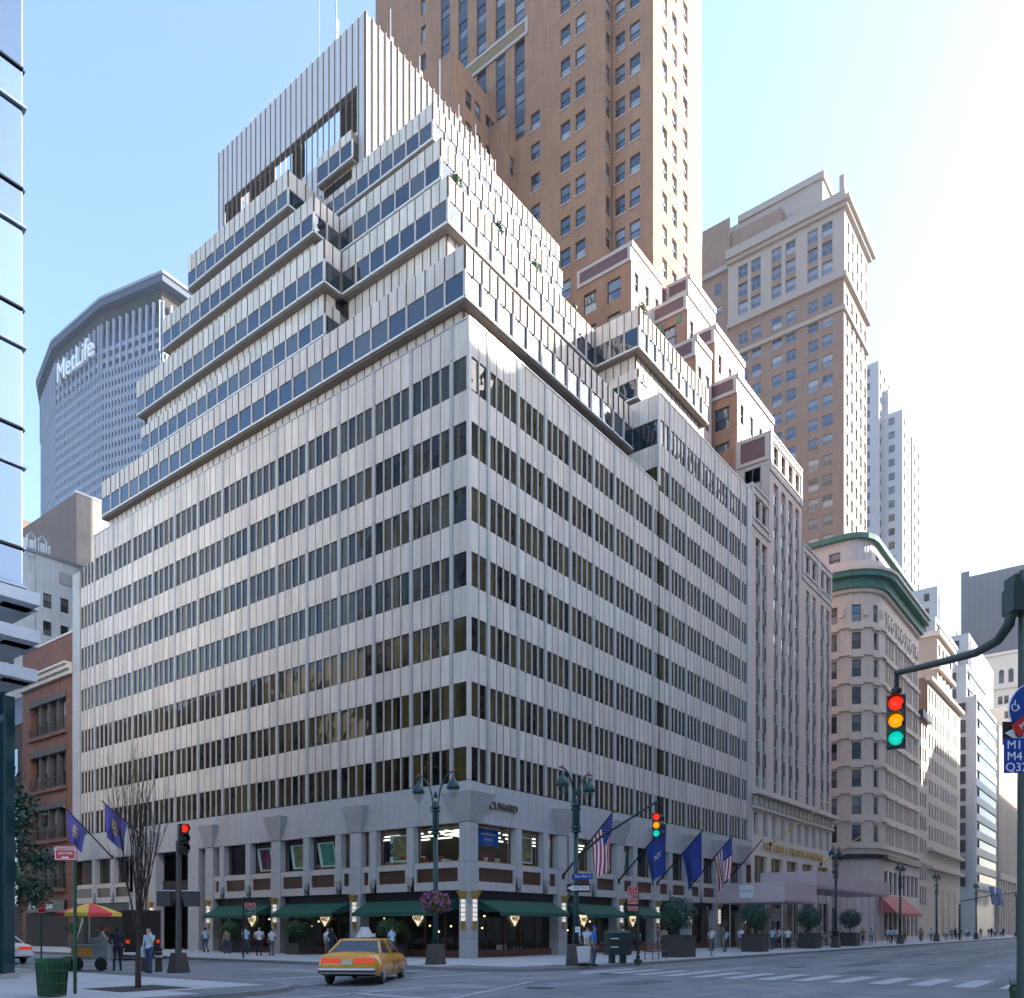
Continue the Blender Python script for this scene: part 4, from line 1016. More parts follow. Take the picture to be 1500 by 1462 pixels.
grid(WB, 'wall', FW, 3.6, 30, 0, 40.6, [(4.75, .85), (6.5, .85), (8.3, .85)], [(35.3, 36.8), (32.4, 33.9), (29, 30.5)], M_WBR, 'sash_k')
WB.m('wall').box(1.6, 30, 62.3, 80, 0, 40.4, M_WBR); WB.m('side_wall').box(0.5, 3.55, 62.05, 66, 0, 38.4, mat('white_render', (.66, .67, .68), .8, var=.05, streak=.1))
grid(WB, 'side_wall', FR(62.0), .5, 3.55, 0, 38.4, [(1.2, .6), (2.7, .6)], [(28.6, 30.4)], MATS['white_render'], 'sash_k', .04)
WB.m('coping').box(2.6, 30, 61.8, 62.3, 40.6, 40.9, M_STEEL); WB.m('vent_grille').box(5.9, 7.3, 61.9, 62, 38.3, 39.5, M_PIL)
for k in range(2): WB.m('rooftop_unit').tube([(3.2 + 1.1 * k, 63, 40.8), (3.2 + 1.1 * k, 63, 42.6), (3.6 + 1.1 * k, 63, 43), (4.0 + 1.1 * k, 63, 42.6), (4.0 + 1.1 * k, 63, 40.8)], .12, M_STEEL, 8)
WB.m('rooftop_unit').box(2.9, 5.6, 63.2, 65, 40.5, 42.4, M_WHITE)
WB.finish()
RB = Thing('red_brick_house', 'narrow red brick town house with iron balconies next to the office block', 'building')
M_RBR = brickmat('red_brick', (.27, .10, .055), (.18, .065, .04), (.17, .10, .08), streak=.22, var=.14)
RF = FL(.02); rw = [(19.6, 23.0), (14.6, 18.2), (9.9, 13.2), (5.4, 8.6)]
wall(RB.m('wall'), RF, 45.95, 56.3, 0, 28.0, [(47.4, 54.6, a, b) for a, b in rw], M_RBR, .6)
wall(RB.m('side_wall'), FR(45.97), .02, 12, 20, 28, [], M_RBR)
RB.m('wall').box(.8, 14, 46.2, 56.2, 0, 27.8, M_RBR)
for a, b in rw:
    for k in range(4):
        u = 47.4 + k * 1.8
        RB.win('window', RF, u + .25, u + 1.55, a + .05, b - .5, -.5, 'sash_k'); RB.piece('window_post', RF, u - .12 if k else u, u + .2, a, b, -.55, -.1, M_BAND if 0 else mat('sooty_stone', (.10, .085, .075), .85, var=.1))
    RB.piece('lintel', RF, 47.3, 54.7, b - .45, b + .1, -.5, .12, MATS['sooty_stone']); RB.piece('sill_course', RF, 47.2, 54.8, a - .3, a, -.3, .25, M_RBR)
    bl_ = RB.m('balcony_rail#%d' % int(a)); P = RF.P
    bl_.tube([P(47.4, a + .95, .2), P(54.6, a + .95, .2)], .03, M_BLACK, 6); bl_.tube([P(47.4, a + .08, .2), P(54.6, a + .08, .2)], .03, M_BLACK, 6)
    for k in range(37): bl_.tube([P(47.4 + k * .2, a + .08, .2), P(47.4 + k * .2, a + .95, .2)], .014, M_BLACK, 4)
for z0, z1, p in ((24.3, 24.7, .35), (24.7, 25.1, .6), (25.1, 25.3, .8)): RB.m('cornice#%d' % (z0 * 10)).box(.02 - p, .2, 45.98, 56.4, z0, z1, M_LIME)
RB.m('coping').box(-.05, .4, 45.95, 56.3, 28, 28.2, M_LIME)
RB.fbox('shop_sign', RF, 47.2, 54.4, 3.3, 4.3, .0, .25, M_BLACK); RB.fbox('shop_front', RF, 47.0, 55.5, .1, 3.2, -.3, .02, M_DARK)
face_text('BOB-ED', .62, M_WHITE, RF, 50.4, 3.8, .28, RB.root, depth=.01, bold=.015); face_text('NAMIMA', .5, M_WHITE, RF, 53.3, 3.8, .28, RB.root, depth=.01)
RB.finish()
MS = Thing('mansard_house', 'dark house with a sloping slate roof squeezed beside the glass tower', 'building')
MS.m('wall').box(.1, 12, 56.35, 64, 0, 21.5, mat('soot_brick', (.07, .045, .035), .9, var=.15)); MS.m('mansard_roof').hexa([(.0, 56.35, 21.5), (12, 56.35, 21.5), (12, 64, 21.5), (0, 64, 21.5), (1.5, 56.35, 25), (12, 56.35, 25), (12, 64, 25), (1.5, 64, 25)], mat('slate', (.10, .11, .11), .6, var=.1))
for k in range(4): MS.fbox('window#%d' % k, FL(.1), 57.5, 59.5, 4 + 4.2 * k, 6.6 + 4.2 * k, 0, .04, M_GLASSW)
MS.finish()
# glass tower on the near corner
GL = Thing('glass_tower', 'blue glass tower with thin white ledges on the near street corner', 'building')
M_CURT = glassmat('blue_curtain_glass', (.14, .19, .25), wob=.03, wscale=.25, ior=1.5); M_CURT.node_tree.nodes['Principled BSDF'].inputs['Metallic'].default_value = 1.0; M_CURT.node_tree.nodes['Principled BSDF'].inputs['Roughness'].default_value = .03; M_LEDGE = mat('ledge_metal', (.50, .55, .60), .35, metal=.3)
M_SUNG = glassmat('silvered_glass', (.62, .64, .66), wob=.10, wscale=.35, rough=.10); M_SUNG.node_tree.nodes['Principled BSDF'].inputs['Metallic'].default_value = 1.0  # for the unseen street side, silvered to throw sunlight onto the office block
GW, GS = FR(0.0), Face((-22.8, 0), (0, 1), (1, 0))
for F, u0, u1 in ((GW, -40.0, -22.85), (GS, .05, 34)):
    n = round((u1 - u0) / 2.85); w = (u1 - u0) / n
    for k in range(9):
        z = 13.2 + 4 * k
        for j in range(n):
            for a, b in ((.0, 1.25), (1.28, 3.95)):
                GL.piece('glass_panel', F, u0 + j * w + .02, u0 + (j + 1) * w - .02, z + a + .05, z + b, -.12, -.04, M_CURT if F is GW else M_SUNG)
        GL.fbox('ledge#%s%d' % (F is GW, k), F, u0, u1 + (.1 if F is GW else 0), z - .06, z + .02, -.05, .07, M_LEDGE); GL.fbox('transom#%s%d' % (F is GW, k), F, u0, u1, z + 1.22, z + 1.28, -.05, .04, M_BLACK)
    for k in range(3):
        GL.fbox('canopy#%s%d' % (F is GW, k), F, u0, u1 + (.35 if F is GW else .0), 12.55 - k * 1.25, 12.95 - k * 1.25, -.6, .45 - .2 * (k == 2), M_LEDGE)
    n2 = n
    for j in range(n2): GL.piece('glass_panel', F, u0 + j * w + .03, u0 + (j + 1) * w - .03, .3, 9.6, -.62, -.55, mat('teal_glass', (.01, .05, .06), .05, spec=.8))
    GL.fbox('plinth', F, u0, u1, 0, .3, -.7, -.3, M_PIL)
GL.m('core').box(-40, -23.0, .2, 34, 13, 49, M_DARK); GL.m('core').box(-40, -23.6, .8, 34, 0, 13.0, M_DARK)
face_text('N', 1.6, M_LEDGE, GW, -23.75, 9.0, -.5, GL.root, depth=.05, bold=.0, name='letter')
GL.finish(cap=60)

# ------------------------------------------------------------------ across the avenue, behind the viewer: they shade and mirror
M_WST = mat('warm_stone', (.62, .56, .49), .8, var=.08, streak=.08)
def backblock(name, label, x0, x1, y1, y0, zt, m, cw=3.0, face='W'):
    T = Thing(name, label, 'building')
    F = Face((x0, y1), (1, 0), (0, 1)); n = int((x1 - x0) / cw)
    grid(T, 'wall', F, 0, x1 - x0, 0, zt, [((i + .5) * (x1 - x0) / n, 1.4) for i in range(n)], [(5 + 3.8 * k, 7.2 + 3.8 * k) for k in range(int((zt - 8) / 3.8))], m, 'plain_k', .25)
    T.m('wall').box(x0 + .1, x1 - .1, y0, y1 - .4, 0, zt - .2, m); T.finish(cap=0)
backblock('stone_hotel', 'stone hotel across the avenue behind the viewer', 16, 53, -38.5, -70, 67, M_WST)
backblock('low_shop_block', 'lower stone block across the avenue beside the viewer', -70, 15.7, -38.5, -70, 28, M_WST)
backblock('brick_office', 'tall brick office across the avenue behind the viewer', 53.3, 68, -38.5, -75, 77, M_WST)
backblock('brick_office_annex', 'plain office annex across the avenue behind the viewer', 68.3, 95, -38.5, -75, 80, M_WST)
backblock('corner_tower', 'tower at the next corner across the avenue', 103, 150, -38.5, -80, 88, M_WST)
backblock('avenue_block', 'long block farther down across the avenue', 160, 330, -38.5, -80, 66, M_WST)
T = Thing('side_street_block', 'brick block behind the glass tower on the side street', 'building')
grid(T, 'wall', Face((-22.8, 34.3), (0, 1), (1, 0)), 0, 60, 0, 30, [(2 + 3 * k, 1.4) for k in range(19)], [(5 + 3.8 * k, 7.2 + 3.8 * k) for k in range(6)], M_WST, 'plain_k'); T.m('wall').box(-50, -23.1, 34.4, 94, 0, 29.8, M_WST); T.finish(cap=0)
# ------------------------------------------------------------------ ground, road, pavements
def asphalt():
    m = mat('asphalt', (.20, .20, .21), .8, var=.10, nscale=.35, bump=.25, bscale=120)
    return m
g = MB(); N = 1
g.poly([(-250, -250, 0), (700, -250, 0), (700, 640, 0), (-250, 640, 0)], asphalt())
road = tag(g.build('road'), 'wide asphalt avenue and side street crossing', None, None, 'structure')
_m = asphalt(); _n = _m.node_tree.nodes; _L = _m.node_tree.links; _b = _n['Principled BSDF']
_src = _b.inputs['Base Color'].links[0].from_socket
_geo = _n.new('ShaderNodeNewGeometry')
for _sc, _lo, _hi in (((.03, .55, 1), .72, 1.28), ((1.3, 1.3, 1), .8, 1.2), ((.12, .12, 1), .8, 1.2)):
    _mp = _n.new('ShaderNodeMapping'); _mp.inputs['Scale'].default_value = _sc; _L.new(_geo.outputs['Position'], _mp.inputs[0])
    _t = _n.new('ShaderNodeTexNoise'); _t.inputs['Scale'].default_value = 1; _t.inputs['Detail'].default_value = 5; _L.new(_mp.outputs[0], _t.inputs['Vector'])
    _r = _n.new('ShaderNodeMapRange'); _r.inputs[1].default_value = .3; _r.inputs[2].default_value = .7; _r.inputs[3].default_value = _lo; _r.inputs[4].default_value = _hi; _L.new(_t.outputs[0], _r.inputs[0])
    _h = _n.new('ShaderNodeHueSaturation'); _L.new(_src, _h.inputs['Color']); _L.new(_r.outputs[0], _h.inputs['Value']); _src = _h.outputs[0]
_L.new(_src, _b.inputs['Base Color'])
M_PATCH = [mat('fresh_asphalt', (.11, .11, .115), .85, var=.12, nscale=3), mat('old_asphalt', (.27, .27, .275), .85, var=.12, nscale=3)]
rp = random.Random(3)
for k, (x, y, w, h) in enumerate(((-12, -17, 3.2, 1.1), (-3, -15.5, 5.5, .9), (6, -19, 7, 1.3), (-16, -14, 1.4, 2.2), (14, -13.6, 4, 1.1), (-20, -20, 3, 1.2), (22, -17.5, 9, 1.2), (-13, -3, 1.6, 5), (-1, -21, 4, 1.0), (40, -14.5, 8, 1.1))):
    s = MB(); s.poly([(x + rp.gauss(0, .1), y, .004), (x + w, y + rp.gauss(0, .1), .004), (x + w + rp.gauss(0, .15), y + h, .004), (x, y + h + rp.gauss(0, .1), .004)], M_PATCH[k % 2]); s.build('asphalt_patch', road)
for x, y in ((-14.5, -15.2), (-6.5, -12.8), (3.5, -16.8), (11, -21), (-11, -6), (26, -14), (-19, -17.5)):
    s = MB(); s.lathe([(0, 0), (.36, 0), (.38, .006), (.36, .012), (.05, .012), (0, .012)], (x, y, .002), mat('cast_iron', (.05, .045, .042), .6, metal=.4, var=.2), 20); s.build('manhole_cover', road)
    s = MB(); s.lathe([(.39, 0), (.47, .0), (.47, .005), (.39, .005)], (x, y, .002), M_PATCH[0], 20); s.build('manhole_collar', road)
for k in range(16):
    x, y = -20 + rp.random() * 60, -12 - rp.random() * 13; a = rp.choice((0, 0, 1.57)) + rp.gauss(0, .15); pts_ = [(x, y)]
    for j in range(9): a += rp.gauss(0, .18); pts_.append((pts_[-1][0] + .8 * math.cos(a), pts_[-1][1] + .8 * math.sin(a)))
    s = MB()
    for (x0, y0), (x1, y1) in zip(pts_, pts_[1:]):
        nn = Vector((-(y1 - y0), x1 - x0)).normalized() * (.03 + .02 * rp.random()); s.poly([(x0 - nn.x, y0 - nn.y, .005), (x1 - nn.x, y1 - nn.y, .005), (x1 + nn.x, y1 + nn.y, .005), (x0 + nn.x, y0 + nn.y, .005)], mat('tar_seal', (.02, .02, .021), .5))
    s.build('tar_seam', road)
M_PAVE = mat('concrete_flags', (.44, .435, .43), .85, var=.07, nscale=1.2, isl=.06, bump=.1, bscale=40)
M_CURB = mat('granite_curb', (.24, .235, .235), .8, var=.12)
def rounded(x0, x1, y0, y1, corners, r):
    out = []
    for (cx_, cy_, sx, sy, a0, key) in ((x0, y0, 1, 1, 180, 'a'), (x1, y0, -1, 1, 270, 'b'), (x1, y1, -1, -1, 0, 'c'), (x0, y1, 1, -1, 90, 'd')):
        if key in corners:
            for k in range(9):
                an = R(a0 + k * 11.25); out.append((cx_ + sx * r + r * math.cos(an), cy_ + sy * r + r * math.sin(an)))
        else: out.append((cx_, cy_))
    return out
def pavement(name, x0, x1, y0, y1, corners, label, slab=None, inner=None):
    t = tag(MB().build(name), label, None, None, 'structure')
    s = MB(); s.prism(rounded(x0, x1, y0, y1, corners, 3.6), -.2, .13, M_CURB); s.build('curb', t)
    s = MB(); s.prism(rounded(x0 + .28, x1 - .28, y0 + .28, y1 - .28, corners, 3.35), -.1, .138, mat('pavement_joint', (.18, .18, .185), .9)); s.build('bed', t)
    k = 0; rest = MB(); st = 1.52
    nx, ny = int((x1 - x0 - .6) / st), int((y1 - y0 - .6) / st)
    for i in range(nx):
        for j in range(ny):
            a, b = x0 + .32 + i * st, y0 + .32 + j * st; c, d = a + st - .02, b + st - .02
            if inner and a > inner[0] - .2 and c < inner[1] + .2 and b > inner[2] - .2 and d < inner[3] + .2: continue
            bad = False
            for key, ccx, ccy, sx, sy in (('a', x0, y0, 1, 1), ('b', x1, y0, -1, 1), ('c', x1, y1, -1, -1), ('d', x0, y1, 1, -1)):
                if key in corners and math.hypot(max(0, 3.6 - min(sx * (a - ccx), sx * (c - ccx))), max(0, 3.6 - min(sy * (b - ccy), sy * (d - ccy)))) > 3.25 and min(sx * (a - ccx), sx * (c - ccx)) < 3.6 and min(sy * (b - ccy), sy * (d - ccy)) < 3.6: bad = True
            if bad: continue
            P = [px((u, v, .14)) for u in (a, c) for v in (b, d)]
            w = max(p[0] for p in P) - min(p[0] for p in P)
            dd = math.hypot(a - CAMP[0], b - CAMP[1])
            if slab and k < slab and dd < 34 and w > 20 and all(-60 < p[0] < 1560 for p in P):
                s = MB()
                key = ('slab',)
                if key not in _boxm: q_ = MB(); q_.box(-.75, .75, -.75, .75, -.03, 0, M_PAVE); _boxm[key] = q_.mesh('slab')
                o = link('paving_slab', _boxm[key], t, ((a + c) / 2, (b + d) / 2, .147)); o.parent = t; k += 1
            else: rest.box(a, c, b, d, .1, .147, M_PAVE)
    o = rest.build('paving_slab', t); o['kind'] = 'stuff'
    return t
pavement('office_block_pavement', -8.3, 300, -10, 140, 'a', 'concrete pavement round the office block', None, (0, 300, 0, 140))
pavement('near_corner_pavement', -75, -18.5, -11, 60, 'b', 'concrete pavement at the near corner', 220, (-75, -22.8, 0, 60))
pavement('avenue_west_pavement', -75, -18.5, -38.5, -27.5, 'c', 'pavement across the avenue by the viewer', None)
pavement('avenue_far_west_pavement', -8.3, 300, -38.5, -27.5, 'd', 'far pavement along the west side of the avenue', None)
# painted markings
M_LINE = mat('road_paint', (.58, .58, .58), .75, var=.3, nscale=2.6, col2=(.30, .30, .31))
mk = 0
def mark(pts, name='road_marking', label=None):
    s = MB(); s.poly([(x, y, .006) for x, y in pts], M_LINE); o = s.build(name)
    return o
t = tag(MB().build('crosswalk'), 'painted ladder crosswalk over the avenue', None, None, 'structure')
for k in range(13):
    y = -11.2 - k * 1.25
    o = mark([(-6.4, y), (-2.2, y), (-2.2, y - .62), (-6.4, y - .62)], 'crosswalk_bar'); o.parent = t
t = tag(MB().build('street_crosswalk'), 'crosswalk of two white lines over the side street', None, None, 'structure')
for y in (-8.6, -5.2):
    o = mark([(-18.0, y), (-8.6, y), (-8.6, y + .3), (-18.0, y + .3)], 'crosswalk_line'); o.parent = t
t = tag(MB().build('lane_lines'), 'worn white lane dashes along the avenue', None, None, 'structure')
for ln in range(4):
    for k in range(30):
        x = 4 + k * 9 + ln * 2; y = -13.4 - ln * 3.4
        o = mark([(x, y), (x + 3, y), (x + 3, y + .13), (x, y + .13)], 'lane_dash'); o.parent = t
for (x0, y0, x1, y1, w) in ((-26.5, -12.6, -16.5, -12.4, .16), (-24.0, -17.5, -12, -13.2, .14), (-19.2, -27.0, -19.2, -12.2, .3)):
    d = Vector((x1 - x0, y1 - y0)).normalized(); n_ = Vector((-d.y, d.x)) * w
    o = mark([(x0, y0), (x1, y1), (x1 + n_.x, y1 + n_.y), (x0 + n_.x, y0 + n_.y)], 'stop_line'); o.parent = t
# ------------------------------------------------------------------ haze
hz = MB(); HM = bpy.data.materials.new('haze'); HM.use_nodes = True; hn = HM.node_tree.nodes; hn.remove(hn['Principled BSDF'])
pv = hn.new('ShaderNodeVolumePrincipled'); pv.inputs['Color'].default_value = (.93, .96, 1, 1); pv.inputs['Density'].default_value = .00022; pv.inputs['Anisotropy'].default_value = .7
HM.node_tree.links.new(pv.outputs[0], hn['Material Output'].inputs['Volume'])
hz.box(-255, 705, -255, 645, -1.0, 262, HM)
tag(hz.build('haze'), 'pale summer haze hanging over the avenue', None, None, 'stuff')
# ------------------------------------------------------------------ street lamps
M_GLOBE = clearglass('lamp_globe', (.80, .84, .82), 1.6)
M_ORANGE = mat('photocell', (.7, .10, .02), .5)
def lamp_post(loc, rz, label, base='square', signal=False):
    t = empty('street_lamp', label, 'street lamp', loc, rz, 'twin-arm street lamps'); g = M_GREENM
    s = MB(); s.tube([(0, 0, .9), (0, 0, 3.2), (0, 0, 6.1)], [.13, .12, .105], g, 10); s.tube([(0, 0, 6.1), (0, 0, 7.45)], .085, g, 10); s.lathe([(.06, 0), (.09, .08), (.09, .2), (.04, .3), (0, .32)], (0, 0, 7.6), g, 10)
    s.build('pole', t, smooth=True)
    s = MB(); s.hexa([(-.34, -.34, 0), (.34, -.34, 0), (.34, .34, 0), (-.34, .34, 0), (-.27, -.27, .95), (.27, -.27, .95), (.27, .27, .95), (-.27, .27, .95)], mat('cast_base', (.07, .06, .05), .6, var=.2)); s.build('base', t)
    s = MB()
    for z in (5.95, 6.12, 6.95, 7.12): s.lathe([(.1, 0), (.24, .02), (.24, .09), (.1, .11)], (0, 0, z), g, 12)
    for k in range(4): s.tube([(.17 * math.cos(k * 1.571), .17 * math.sin(k * 1.571), 5.95), (.17 * math.cos(k * 1.571), .17 * math.sin(k * 1.571), 7.2)], .03, g, 6)
    s.build('collar', t)
    for sg in (-1, 1):
        s = MB(); pth = [(sg * (.16 + .92 * (1 - math.cos(R(a)))), 0, 7.15 + 1.55 * math.sin(R(a))) for a in range(0, 91, 10)]
        s.tube(pth + [(sg * 1.3, 0, 8.68)], .038, g, 7); s.build('arm', t)
        h = MB(); c = (sg * 1.08, 0, 7.92)
        h.lathe([(.05, .62), (.06, .5), (.10, .42), (.22, .3), (.29, .14), (.30, .05), (.28, .0)], c, g, 14); h.lathe([(0, 0), (.045, .03), (.045, .09), (0, .11)], (sg * 1.08, 0, 8.72), M_ORANGE, 8)
        o = h.build('lamp_head', t, smooth=True)
        h = MB(); h.lathe([(.27, .0), (.25, -.12), (.17, -.28), (.09, -.38), (.0, -.42)], c, M_GLOBE, 12); h.build('globe', o, smooth=True)
    return t
lp1 = lamp_post((-6.83, -3.83, .147), R(90), 'twin-arm green street lamp with a hanging flower basket')
lp2 = lamp_post((-3.5, -9.3, .147), 0, 'twin-arm green street lamp carrying the street name and one way signs')
for x, lb in ((39.2, 'twin-arm street lamp standing in front of the pink sidewalk shed'), (62.0, 'twin-arm street lamp in front of the red shop awning'), (80.7, 'twin-arm street lamp beside the narrow cream building'), (109.6, 'twin-arm street lamp before the banded silver building'), (155.7, 'farthest twin-arm street lamp down the avenue')):
    c = copy_tree(lp2); c.location = (x, -8.0, .147); c['label'] = lb
# flower basket
def leafball(mb, c, rx, rz_, n, size, mats, seed=1, hollow=.55, flat=1.0):
    rr = random.Random(seed)
    for i in range(n):
        v = Vector((rr.gauss(0, 1), rr.gauss(0, 1), rr.gauss(0, 1))).normalized()
        lump = 1 + .16 * math.sin(v.x * 5 + seed) * math.cos(v.y * 6 + v.z * 4)
        r = (hollow + (1 - hollow) * rr.random() ** .6) * lump
        p = Vector(c) + Vector((v.x * rx * r, v.y * rx * r, v.z * rz_ * r))
        a = Vector((rr.gauss(0, 1), rr.gauss(0, 1), rr.gauss(0, 1))).normalized(); b = a.cross(v + Vector((.01, .02, .03))).normalized()
        s_ = size * (.6 + .8 * rr.random())
        mb.poly([p - a * s_, p + b * s_ * .5, p + a * s_, p - b * s_ * .5], mats[rr.randrange(len(mats))])
def leafmat(name, c):
    m = mat(name, c, .55, isl=.4); b = m.node_tree.nodes['Principled BSDF']; b.inputs['Transmission Weight'].default_value = 0
    return m
LG = [leafmat('leaf_dark', (.020, .055, .016)), leafmat('leaf_mid', (.035, .085, .022)), leafmat('leaf_pale', (.06, .115, .03))]
LGB = [leafmat('leaf_blue', (.012, .05, .035)), leafmat('leaf_teal', (.02, .075, .045)), leafmat('leaf_teal_pale', (.04, .11, .06))]
t = empty('flower_basket', 'hanging basket of pink and purple flowers on the street lamp', 'flower basket', (-6.83, -3.83, 2.75))
s = MB(); leafball(s, (0, 0, .2), .62, .5, 900, .075, LG, 3); s.build('foliage', t)['kind'] = 'stuff'
s = MB(); leafball(s, (0, 0, .25), .72, .55, 420, .06, [mat('pink_petals', (.75, .12, .22), .6, isl=.3), mat('purple_petals', (.22, .10, .50), .6), mat('pink_petals')], 5, .85); s.build('blossoms', t)['kind'] = 'stuff'
s = MB(); s.lathe([(.1, -.32), (.3, -.25), (.42, 0), (.44, .08)], (0, 0, 0), mat('basket_fibre', (.08, .05, .03), .9), 12); s.build('basket', t)

# ------------------------------------------------------------------ traffic signals
M_SIGB = mat('signal_housing', (.018, .02, .02), .5)
LENS = {'red': mat('red_lens', (.6, .02, .01), .3, emit=(1, .03, .01), estr=.3), 'amber': mat('amber_lens', (.6, .3, .01), .3, emit=(1, .34, .0), estr=.3), 'green': mat('green_lens', (.02, .5, .4), .3, emit=(.0, .6, .42), estr=.26)}
M_OFF = mat('unlit_lens', (.03, .03, .03), .3)
def signal_head(parent, c, ang, lit, name='signal_head', s_=1.0):
    """three-lamp head facing local direction ang (radians)"""
    o = empty(name, None, None, c, ang); o.parent = parent
    b = MB(); b.box(-.18 * s_, .18 * s_, -.14 * s_, .12 * s_, -.54 * s_, .54 * s_, M_SIGB); b.build('housing', o, bevel=.02)
    for i, k in enumerate(('red', 'amber', 'green')):
        z = (.36 - .36 * i) * s_
        l = MB(); l.lathe([(.145 * s_, 0), (.12 * s_, .045), (.06 * s_, .07), (0, .075)], (0, -.14 * s_, z), LENS[k] if k in lit else M_OFF, 14, (0, -1, 0)); l.build('lens', o, smooth=True)
        v = MB(); n = 10
        for j in range(n):
            a0, a1 = R(-40 + 260 * j / n), R(-40 + 260 * (j + 1) / n); r_ = .155 * s_
            v.poly([(r_ * math.cos(a0), -.14 * s_, z + r_ * math.sin(a0)), (r_ * math.cos(a1), -.14 * s_, z + r_ * math.sin(a1)), (r_ * math.cos(a1), -.36 * s_, z + r_ * math.sin(a1)), (r_ * math.cos(a0), -.36 * s_, z + r_ * math.sin(a0))], M_SIGB)
        v.build('visor', o)
    return o
VA = R(37.6 - 90)         # local -Y then faces the viewer's corner
# big signal over the near corner
t = empty('traffic_signal', 'large hanging traffic signal on a curved mast arm over the near corner', 'traffic signal', (-18.4, -28.6, .147))
def cpt(x, y, d):
    xc = (x - 750) / 1228 * d; w = c2w(xc, d); return (w[0] + 18.4, w[1] + 28.6, 1.8 + (1360 - y) / 1228 * d - .147)
AR = [cpt(*p) for p in ((1503, 868, 13.95), (1484, 885, 13.9), (1478, 915, 14.0), (1462, 938, 14.3), (1430, 956, 14.9), (1390, 967, 15.6), (1350, 977, 16.5), (1313, 986, 17.4))]
s = MB(); s.tube(AR, [.09, .09, .085, .08, .075, .07, .065, .06], mat('grey_green_steel', (.05, .065, .06), .45, metal=.3), 10); s.build('mast_arm', t, smooth=True)
pb = cpt(1502, 1360, 13.95); s = MB(); s.tube([(pb[0], pb[1], 0), (pb[0], pb[1], 7.6)], [.13, .1], mat('grey_green_steel'), 10); s.build('pole', t)
s = MB(); s.obox(cpt(1498, 880, 13.9), .5, .34, .42, MATS['grey_green_steel'], VA); s.obox(cpt(1483, 868, 13.9), .1, .3, .5, MATS['grey_green_steel'], VA); s.build('clamp', t)
hx = AR[-1]; s = MB(); s.tube([hx, (hx[0], hx[1], hx[2] - .45)], .045, M_SIGB, 8); s.lathe([(.05, 0), (.1, .04), (.1, .12), (.05, .16)], (hx[0], hx[1], hx[2] - .45), M_SIGB, 10); s.build('hanger', t)
signal_head(t, (hx[0], hx[1], hx[2] - 1.02), VA - R(28), ('red', 'amber', 'green'))
# signal on the lamp post's mast arm across the street
t = empty('traffic_signal', 'two-way traffic signal on a mast arm beside the corner street lamp', 'traffic signal', (-3.5, -9.3, 4.95))
s = MB(); s.tube([(0, 0, .0), (.55, -1.0, .95), (1.1, -2.0, 1.65), (1.72, -3.1, 2.45)], [.06, .055, .05, .045], M_SIGB, 8); s.build('mast_arm', t, smooth=True)
s = MB(); s.tube([(1.72, -3.1, 2.45), (1.72, -3.1, 1.95)], .05, M_SIGB, 8); s.build('hanger', t)
signal_head(t, (1.72, -3.1, 1.4), VA - R(10), ('red', 'amber', 'green')); signal_head(t, (1.95, -2.95, 1.4), VA + R(95), ())
# kerbside signal at the near corner of the side street
t = empty('traffic_signal', 'slim corner signal pole with a lit red lamp near the bare tree', 'traffic signal', (-17.9, -1.1, .147))
s = MB(); s.tube([(0, 0, .4), (0, 0, 4.9)], [.12, .1], mat('brown_steel', (.06, .05, .05), .5), 10); s.hexa([(-.3, -.3, 0), (.3, -.3, 0), (.3, .3, 0), (-.3, .3, 0), (-.2, -.2, .75), (.2, -.2, .75), (.2, .2, .75), (-.2, .2, .75)], MATS['brown_steel']); s.build('pole', t)
signal_head(t, (.12, -.1, 5.0), VA + R(40), ('red',))
for sg in (-1, 1):
    s = MB(); s.obox((sg * .37, sg * -.28, 2.75), .5, .3, .55, M_SIGB, VA); s.build('walk_signal', t)
s = MB(); s.tube([(-.6, .45, 3.05), (.6, -.45, 3.05)], .03, M_STEEL, 6); s.build('bracket', t)
# distant signal
t = empty('traffic_signal', 'small distant traffic signal on an arm far down the avenue', 'traffic signal', (95, -8.2, .147))
s = MB(); s.tube([(0, 0, 0), (0, 0, 5)], .12, M_SIGB, 8); s.tube([(0, 0, 5.4), (8, -2.6, 6.4), (18, -5.5, 7.2)], .07, M_SIGB, 6); s.build('pole', t); signal_head(t, (18, -5.5, 6.3), VA, ('amber', 'green'), s_=1.3)

# ------------------------------------------------------------------ signs
M_SRED = mat('sign_red', (.55, .02, .02), .5); M_SBLUE = mat('sign_blue', (.01, .04, .30), .5); M_SGRN = mat('sign_green_post', (.01, .07, .035), .5)
def plate(parent, c, w, h, m, rz, texts=(), border=None, name='sign_plate', tm=None):
    """flat plate centred at c facing local -Y turned by rz; texts [(string, size, dx, dz, material)]"""
    o = empty(name, None, None, c, rz); o.parent = parent
    s = MB(); s.box(-w / 2, w / 2, -.008, .008, -h / 2, h / 2, m); s.build('panel', o)
    if border:
        s = MB()
        for x0, x1, z0, z1 in ((-w / 2 + .02, w / 2 - .02, h / 2 - .035, h / 2 - .02), (-w / 2 + .02, w / 2 - .02, -h / 2 + .02, -h / 2 + .035), (-w / 2 + .02, -w / 2 + .035, -h / 2 + .02, h / 2 - .02), (w / 2 - .035, w / 2 - .02, -h / 2 + .02, h / 2 - .02)): s.box(x0, x1, -.012, -.006, z0, z1, border)
        s.build('border', o)
    for tx, sz, dx, dz, m2 in texts: link('lettering', text_mesh(tx, sz, m2, depth=.002, bold=.0), o, (dx, -.013, dz))
    return o
def arrow(parent, pts, m, dy=-.014):
    s = MB(); s.poly([(x, dy, z) for x, z in pts], m); return s.build('arrow', parent)
M_SW = mat('sign_white', (.80, .80, .80), .5)
t = empty('parking_sign', 'red no standing anytime sign on a green post beside the litter bin', 'sign', (-25.0, -8.3, .147))
